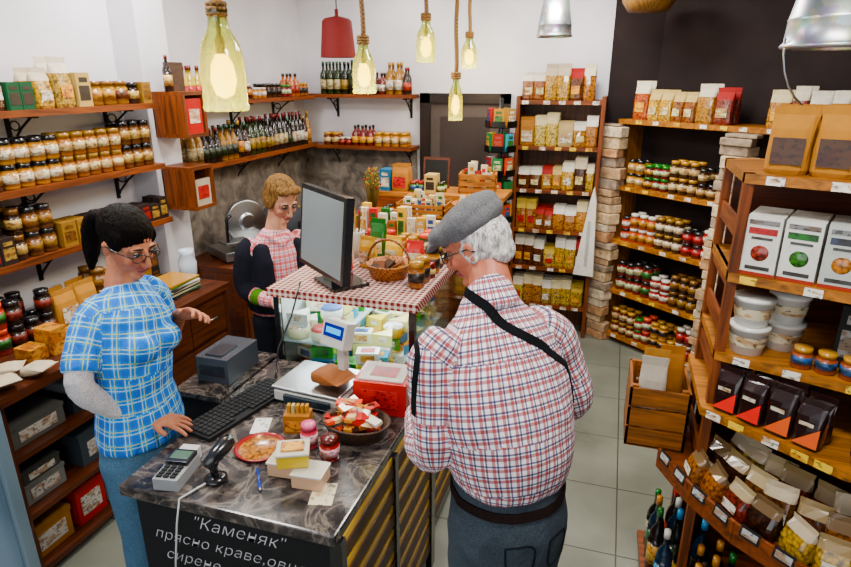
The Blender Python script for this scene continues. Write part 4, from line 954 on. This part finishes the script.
b.make('shirt', 'plaid_blue', voxel=.0088, smooth=4, parent=w1, disp=.006, freq=8)
b = Blob(); b.loft([(-1.575, 1.34, 1.28), (-1.56, 1.29, 1.185), (-1.545, 1.31, 1.12), (-1.51, 1.38, 1.04), (-1.48, 1.435, .99)], [.042, .042, .04, .033, .029], n=14, cap=.5)
b.make('white_sleeve', 'cloth', hx('c4c0c2', 1, 1), .007, 4, w1, disp=.003, freq=22)
hand(w1, (-1.465, 1.45, .985), (.9, .28, -.22), (0, 0, 1), 1, SK, 14)
mb = MB(); mb.tube([(-1.487+.033*math.cos(a)*.5, 1.43+.034*math.cos(a)*-.6+0, .99+.033*math.sin(a)) for a in [i*pi/8 for i in range(17)]], .006, hx('c8b0a0'), 'gloss', 6); mb.build('wrist_watch', w1)
b = Blob(); b.loft([(-1.585, 1.725, 1.25), (-1.575, 1.73, 1.15), (-1.54, 1.70, 1.19), (-1.475, 1.67, 1.265)], [.04, .04, .034, .025], n=14, cap=.7); b.make('forearm', 'skin', SK, .007, 4, w1)
hand(w1, (-1.46, 1.665, 1.28), (.9, -.15, .3), (.1, .6, .75), 1, SK, 32)
b = Blob()
b.loft([(-1.54, 1.485, 1.0), (-1.545, 1.485, .9), (-1.55, 1.485, .82)], [(.14, .11), (.16, .125), (.155, .12)], side=sd, n=24, cap=.3)
for s_ in (-1, 1): b.loft([(-1.55, 1.485+s_*.078, .84), (-1.54, 1.485+s_*.09, .5), (-1.57, 1.485+s_*.095, .12), (-1.57, 1.485+s_*.095, .06)], [(.085, .095), (.065, .065), (.048, .048), (.052, .052)], n=16, cap=.2)
b.make('jeans', 'cloth', hx('4a6c86', 1, 1.1), .012, 5, w1, disp=.004, freq=8)
for s_ in (-1, 1):
    b = Blob(); b.loft([(-1.61, 1.485+s_*.1, .04), (-1.52, 1.485+s_*.1, .042), (-1.42, 1.485+s_*.11, .028)], [(.038, .038), (.042, .04), (.038, .026)], side=(0, 1, 0)); b.make('shoe', 'cloth', hx('d0d0d0'), .008, 3, w1)
# ---------- second woman
w2 = empty('woman_shop_assistant'); SK2 = hx('c08a6c', 1, 1.0); f2 = V((.84, -.54, 0)); r2 = V((-.54, -.84, 0))
M = head(w2, (-1.67, 2.77, 1.485), (.80, -.42, -.5), (0, 0, 1), (-1.715, 2.76, 1.33), SK2, 'f')
b = Blob(); b.ell((0, -.03, .042), (.081, .093, .083)); b.ell((.068, -.02, .0), (.015, .05, .052)); b.ell((-.068, -.02, .0), (.015, .05, .052)); b.ell((0, -.085, -.01), (.06, .04, .06)); b.ell((.03, .038, .088), (.040, .033, .018)); b.ell((-.03, .038, .088), (.040, .033, .018))
b.make('hair', 'hair', hx('7a5a34', 1, 1.1), .005, 3, w2, disp=.003, freq=35, M=M)
C2 = V((-1.72, 2.75, 0))
def P2(l, f, z): return C2+r2*l+f2*f+V((0, 0, z))
b = Blob(); b.loft([P2(0, 0, .88), P2(0, 0, 1.0), P2(0, 0, 1.1), P2(0, .0, 1.2), P2(0, 0, 1.27), P2(0, 0, 1.33)], [(.16, .12), (.15, .12), (.15, .12), (.155, .11), (.12, .075), (.06, .055)], side=r2, n=24, cap=.2, bone=True)
for s_ in (-1, 1): 
    b.loft([P2(s_*.12, 0, 1.265), P2(s_*.165, 0, 1.22), P2(s_*.19, -.01, 1.04), P2(s_*.15, .11, 1.0), P2(s_*.12, .19, 1.0)], [.048, .05, .044, .04, .034], n=14, cap=.3, bone=True)
b.loft([P2(-.06, .02, 1.315), P2(-.05, .07, 1.30), P2(0, .085, 1.26), P2(.05, .07, 1.30), P2(.06, .02, 1.315)], [.014]*5, n=8, cap=.5)
b.make('plaid_blouse', 'plaid_pink', voxel=.009, smooth=4, parent=w2, disp=.003)
b = Blob()
for s_ in (-1, 1): b.loft([P2(s_*.1, -.0, .9), P2(s_*.095, -.0, 1.05), P2(s_*.10, -.0, 1.18), P2(s_*.095, -.0, 1.265)], [(.072, .13), (.062, .125), (.057, .12), (.038, .08)], side=r2, n=20, cap=.2)
b.loft([P2(0, -.05, .9), P2(0, -.05, 1.05), P2(0, -.05, 1.18), P2(0, -.035, 1.27)], [(.155, .09), (.145, .085), (.15, .08), (.10, .05)], side=r2, n=20, cap=.2)
b.loft([P2(.13, -.005, 1.262), P2(.172, -.005, 1.215), P2(.196, -.012, 1.05), P2(.18, .05, 1.01)], [.052, .055, .049, .046], n=14, cap=.3)
b.make('dark_vest', 'cloth', hx('16171f'), .009, 4, w2, disp=.003)
b = Blob(); b.loft([P2(.172, .07, 1.004), P2(.15, .115, 1.0)], [.046, .043], n=14, cap=.2); b.make('green_cuff', 'cloth', hx('4a7a1c', .8, 1.1), .008, 3, w2)
for s_ in (-1, 1): hand(w2, P2(s_*.12, .19, 1.0), f2*1+r2*(-s_*.3)+V((0, 0, .0)), (0, 0, 1), s_, SK2, 30)
b = Blob(); b.loft([P2(0, 0, .95), P2(0, 0, .82)], [(.145, .11), (.16, .12)], side=r2, n=20, cap=.3)
for s_ in (-1, 1): b.loft([P2(s_*.085, 0, .84), P2(s_*.09, 0, .48), P2(s_*.095, 0, .06)], [.085, .062, .05], n=14, cap=.2)
b.make('trousers', 'cloth', hx('14161c'), .013, 4, w2)
for s_ in (-1, 1): b = Blob(); b.loft([P2(s_*.1, -.05, .04), P2(s_*.1, .05, .042), P2(s_*.1, .16, .028)], [(.038, .038), (.042, .04), (.036, .026)], side=r2); b.make('shoe', 'cloth', BK, .008, 3, w2)

# ---------- old man
mn = empty('elderly_man_customer'); SK3 = hx('b87258', 1, 1.1); fm = V((-.699, .724, 0)).normalized(); rm = V((.724, .69, 0)).normalized()
M = head(mn, (-.365, 1.625, 1.645), (-.93, .12, -.5), (0, 0, 1), (-.283, 1.54, 1.49), SK3, 'm', True)
b = Blob(); b.ell((0, -.032, .01), (.078, .083, .082)); b.ell((.07, -.01, -.012), (.01, .02, .03)); b.ell((-.07, -.01, -.012), (.01, .02, .03)); b.ell((0, -.07, -.04), (.055, .035, .04))
b.make('hair', 'hair', hx('d8d4d0', 1, 1), .005, 3, mn, disp=.003, freq=50, M=M)
b = Blob(); Mr = Matrix.Rotation(math.radians(-16), 3, 'X')
b.ell((0, -.01, .078), (.090, .114, .048), Mr); b.ell((0, -.03, .06), (.086, .097, .045), Mr); b.ell((0, .105, .048), (.062, .038, .010), Matrix.Rotation(math.radians(-24), 3, 'X')); b.ell((0, .07, .07), (.07, .05, .03), Mr)
b.make('flat_cap', 'cloth', hx('6a6a6c', 1, 1), .0055, 3, mn, disp=.002, freq=20, M=M)
Cm = V((-.205, 1.415, 0))
def PM(l, f, z): return Cm+rm*l+fm*f+V((0, 0, z))
b = Blob()
b.loft([PM(0, .0, 1.055), PM(0, .0, 1.085), PM(0, .0, 1.15), PM(0, .02, 1.24), PM(.0, .055, 1.34), PM(.0, .10, 1.44), PM(0, .125, 1.50), PM(0, .14, 1.535)],
       [(.152, .137), (.165, .15), (.178, .155), (.19, .15), (.19, .135), (.155, .105), (.095, .075), (.068, .068)], side=rm, n=32, k=3, cap=.08, bone=True)
RS = [PM(.14, .10, 1.435), PM(.195, .10, 1.39), PM(.24, .09, 1.29), PM(.27, .07, 1.19), PM(.255, .15, 1.13), PM(.18, .29, 1.12)]
LS = [PM(-.14, .10, 1.435), PM(-.18, .10, 1.39), PM(-.19, .08, 1.28), PM(-.195, .06, 1.16), PM(-.18, .17, 1.10), PM(-.13, .3, 1.12)]
for S_ in (RS, LS): b.loft(S_, [.068, .07, .062, .058, .05, .04], n=18, cap=.3, bone=True)
b.loft([PM(0, .10, 1.50), PM(0, .13, 1.535), PM(0, .15, 1.55)], [(.076, .076), (.071, .071), (.067, .067)], side=rm, cap=.1)
sh = b.make('plaid_shirt', 'plaid_red', voxel=.0092, smooth=4, parent=mn, disp=.0055, freq=6.5)
hand(mn, PM(.15, .32, 1.12), fm*.6-rm*.9, (0, 0, 1), 1, SK3, 35); hand(mn, PM(-.12, .32, 1.12), fm*.6+rm*.9, (0, 0, 1), -1, SK3, 35)
b = Blob()
b.loft([PM(0, .0, 1.085), PM(0, .0, 1.03), PM(0, -.01, .93), PM(0, -.01, .84)], [(.15, .135), (.158, .145), (.168, .158), (.162, .145)], side=rm, n=26, cap=.2)
for s_ in (-1, 1): b.loft([PM(s_*.084, -.01, .90), PM(s_*.092, .0, .5), PM(s_*.10, 0, .1), PM(s_*.10, 0, .05)], [(.09, .115), (.075, .08), (.062, .066), (.062, .066)], side=rm, n=18, cap=.2)
trz = b.make('trousers', 'cloth', hx('3a434b', 1, 1.1), .0105, 3, mn, disp=.005, freq=8)
for s_ in (-1, 1): b = Blob(); b.loft([PM(s_*.11, -.06, .045), PM(s_*.11, .05, .048), PM(s_*.12, .18, .03)], [(.042, .042), (.048, .045), (.042, .028)], side=rm); b.make('shoe', 'cloth', BK, .008, 3, mn)
def BV(o_): return BVHTree.FromPolygons([v.co for v in o_.data.vertices], [p.vertices[:] for p in o_.data.polygons])
bvh = BV(sh)
def ribbon(name, path, width, col, root, off=.003):
    mb = MB()
    pts = [V(p) for p in path]; P = []
    for i in range(len(pts)-1):
        p0, p1, p2, p3 = pts[max(i-1, 0)], pts[i], pts[i+1], pts[min(i+2, len(pts)-1)]
        for j in range(8):
            t = j/8; P.append(.5*((2*p1)+(p2-p0)*t+(2*p0-5*p1+4*p2-p3)*t*t+(3*p1-p0-3*p2+p3)*t**3))
    P.append(pts[-1]); H = [bvh.find_nearest(p)[:2] for p in P]
    for it in range(3):
        H = [H[0]]+[((H[i-1][0]+H[i][0]*2+H[i+1][0])/4, (H[i-1][1]+H[i][1]+H[i+1][1]).normalized()) for i in range(1, len(H)-1)]+[H[-1]]
    vs = []
    for i, (h, n_) in enumerate(H):
        t = (H[min(i+1, len(H)-1)][0]-H[max(i-1, 0)][0]).normalized(); s_ = t.cross(n_).normalized()
        for a_, o_ in ((-1, off), (1, off), (1, -.004), (-1, -.004)): vs.append(h+n_*o_+s_*a_*width/2)
    fs = []
    for i in range(len(P)-1):
        for k in range(4): fs.append((i*4+k, i*4+(k+1) % 4, (i+1)*4+(k+1) % 4, (i+1)*4+k))
    mb.add(vs, fs, col, 'cloth', False); mb.build(name, root)
ribbon('shoulder_strap', [PM(-.07, .14, 1.56), PM(-.05, .03, 1.54), PM(.03, -.05, 1.50), PM(.12, -.08, 1.465), PM(.185, -.06, 1.41), PM(.20, -.05, 1.33), PM(.205, -.03, 1.25)], .026, hx('08090c'), mn)
ribbon('shoulder_strap', [PM(-.20, .2, 1.44), PM(-.22, .1, 1.44), PM(-.25, .07, 1.38), PM(-.27, .07, 1.27)], .018, hx('08090c'), mn)
bvh = BV(trz)
ribbon('belt', [PM(.2*math.cos(a), .0+.17*math.sin(a), 1.034) for a in [i*pi/8 for i in range(17)]], .026, hx('1a1210'), mn, .005)
for sx in (-.085, .085):
    ribbon('pocket_seam', [PM(sx-.05, -.2, .95), PM(sx+.05, -.2, .95), PM(sx+.05, -.2, .85), PM(sx, -.2, .82), PM(sx-.05, -.2, .85), PM(sx-.05, -.2, .95)], .005, hx('161a20'), mn, .003)

# ================================================================= LIGHTS
def area(name, loc, rot, sx, sy, e, col=(1, 1, 1)):
    li = bpy.data.lights.new(name, 'AREA'); li.shape = 'RECTANGLE'; li.size = sx; li.size_y = sy; li.energy = e; li.color = col
    ob = bpy.data.objects.new(name, li); ob.location = loc; ob.rotation_euler = rot; bpy.context.collection.objects.link(ob)
for x, y in ((-1.9, 1.3), (-2.2, 2.8), (-.2, 3.3), (.2, 1.2), (-.5, 4.3)):
    area('ceiling_light', (x, y, ZC-.02), (0, 0, 0), .5, .3, 47, (1, .955, .885))
area('ceiling_light', (-1.75, 4.6, ZC-.02), (0, 0, 0), .5, .3, 14, (1, .95, .87))
area('daylight_fill', (-.6, YF+.05, 1.7), (math.radians(90), 0, 0), 3.2, 2.0, 52, (.9, .95, 1))  # unseen area light added as daylight; the front wall has no window
wd = bpy.data.worlds.new('world'); bpy.context.scene.world = wd; wd.use_nodes = True
wd.node_tree.nodes['Background'].inputs[0].default_value = (.9, .95, 1, 1); wd.node_tree.nodes['Background'].inputs[1].default_value = .4
# ================================================================= CAMERA
cd = bpy.data.cameras.new('camera'); cd.sensor_width = 36; cd.lens = 600/851*36; cd.clip_start = .05
cam = bpy.data.objects.new('camera', cd); cam.location = (0, 0, 2.1); cam.rotation_euler = (math.radians(71), 0, math.radians(17.5)); bpy.context.collection.objects.link(cam)
bpy.context.scene.camera = cam
print('FACES', sum(len(o_.data.polygons) for o_ in bpy.data.objects if o_.type == 'MESH'))
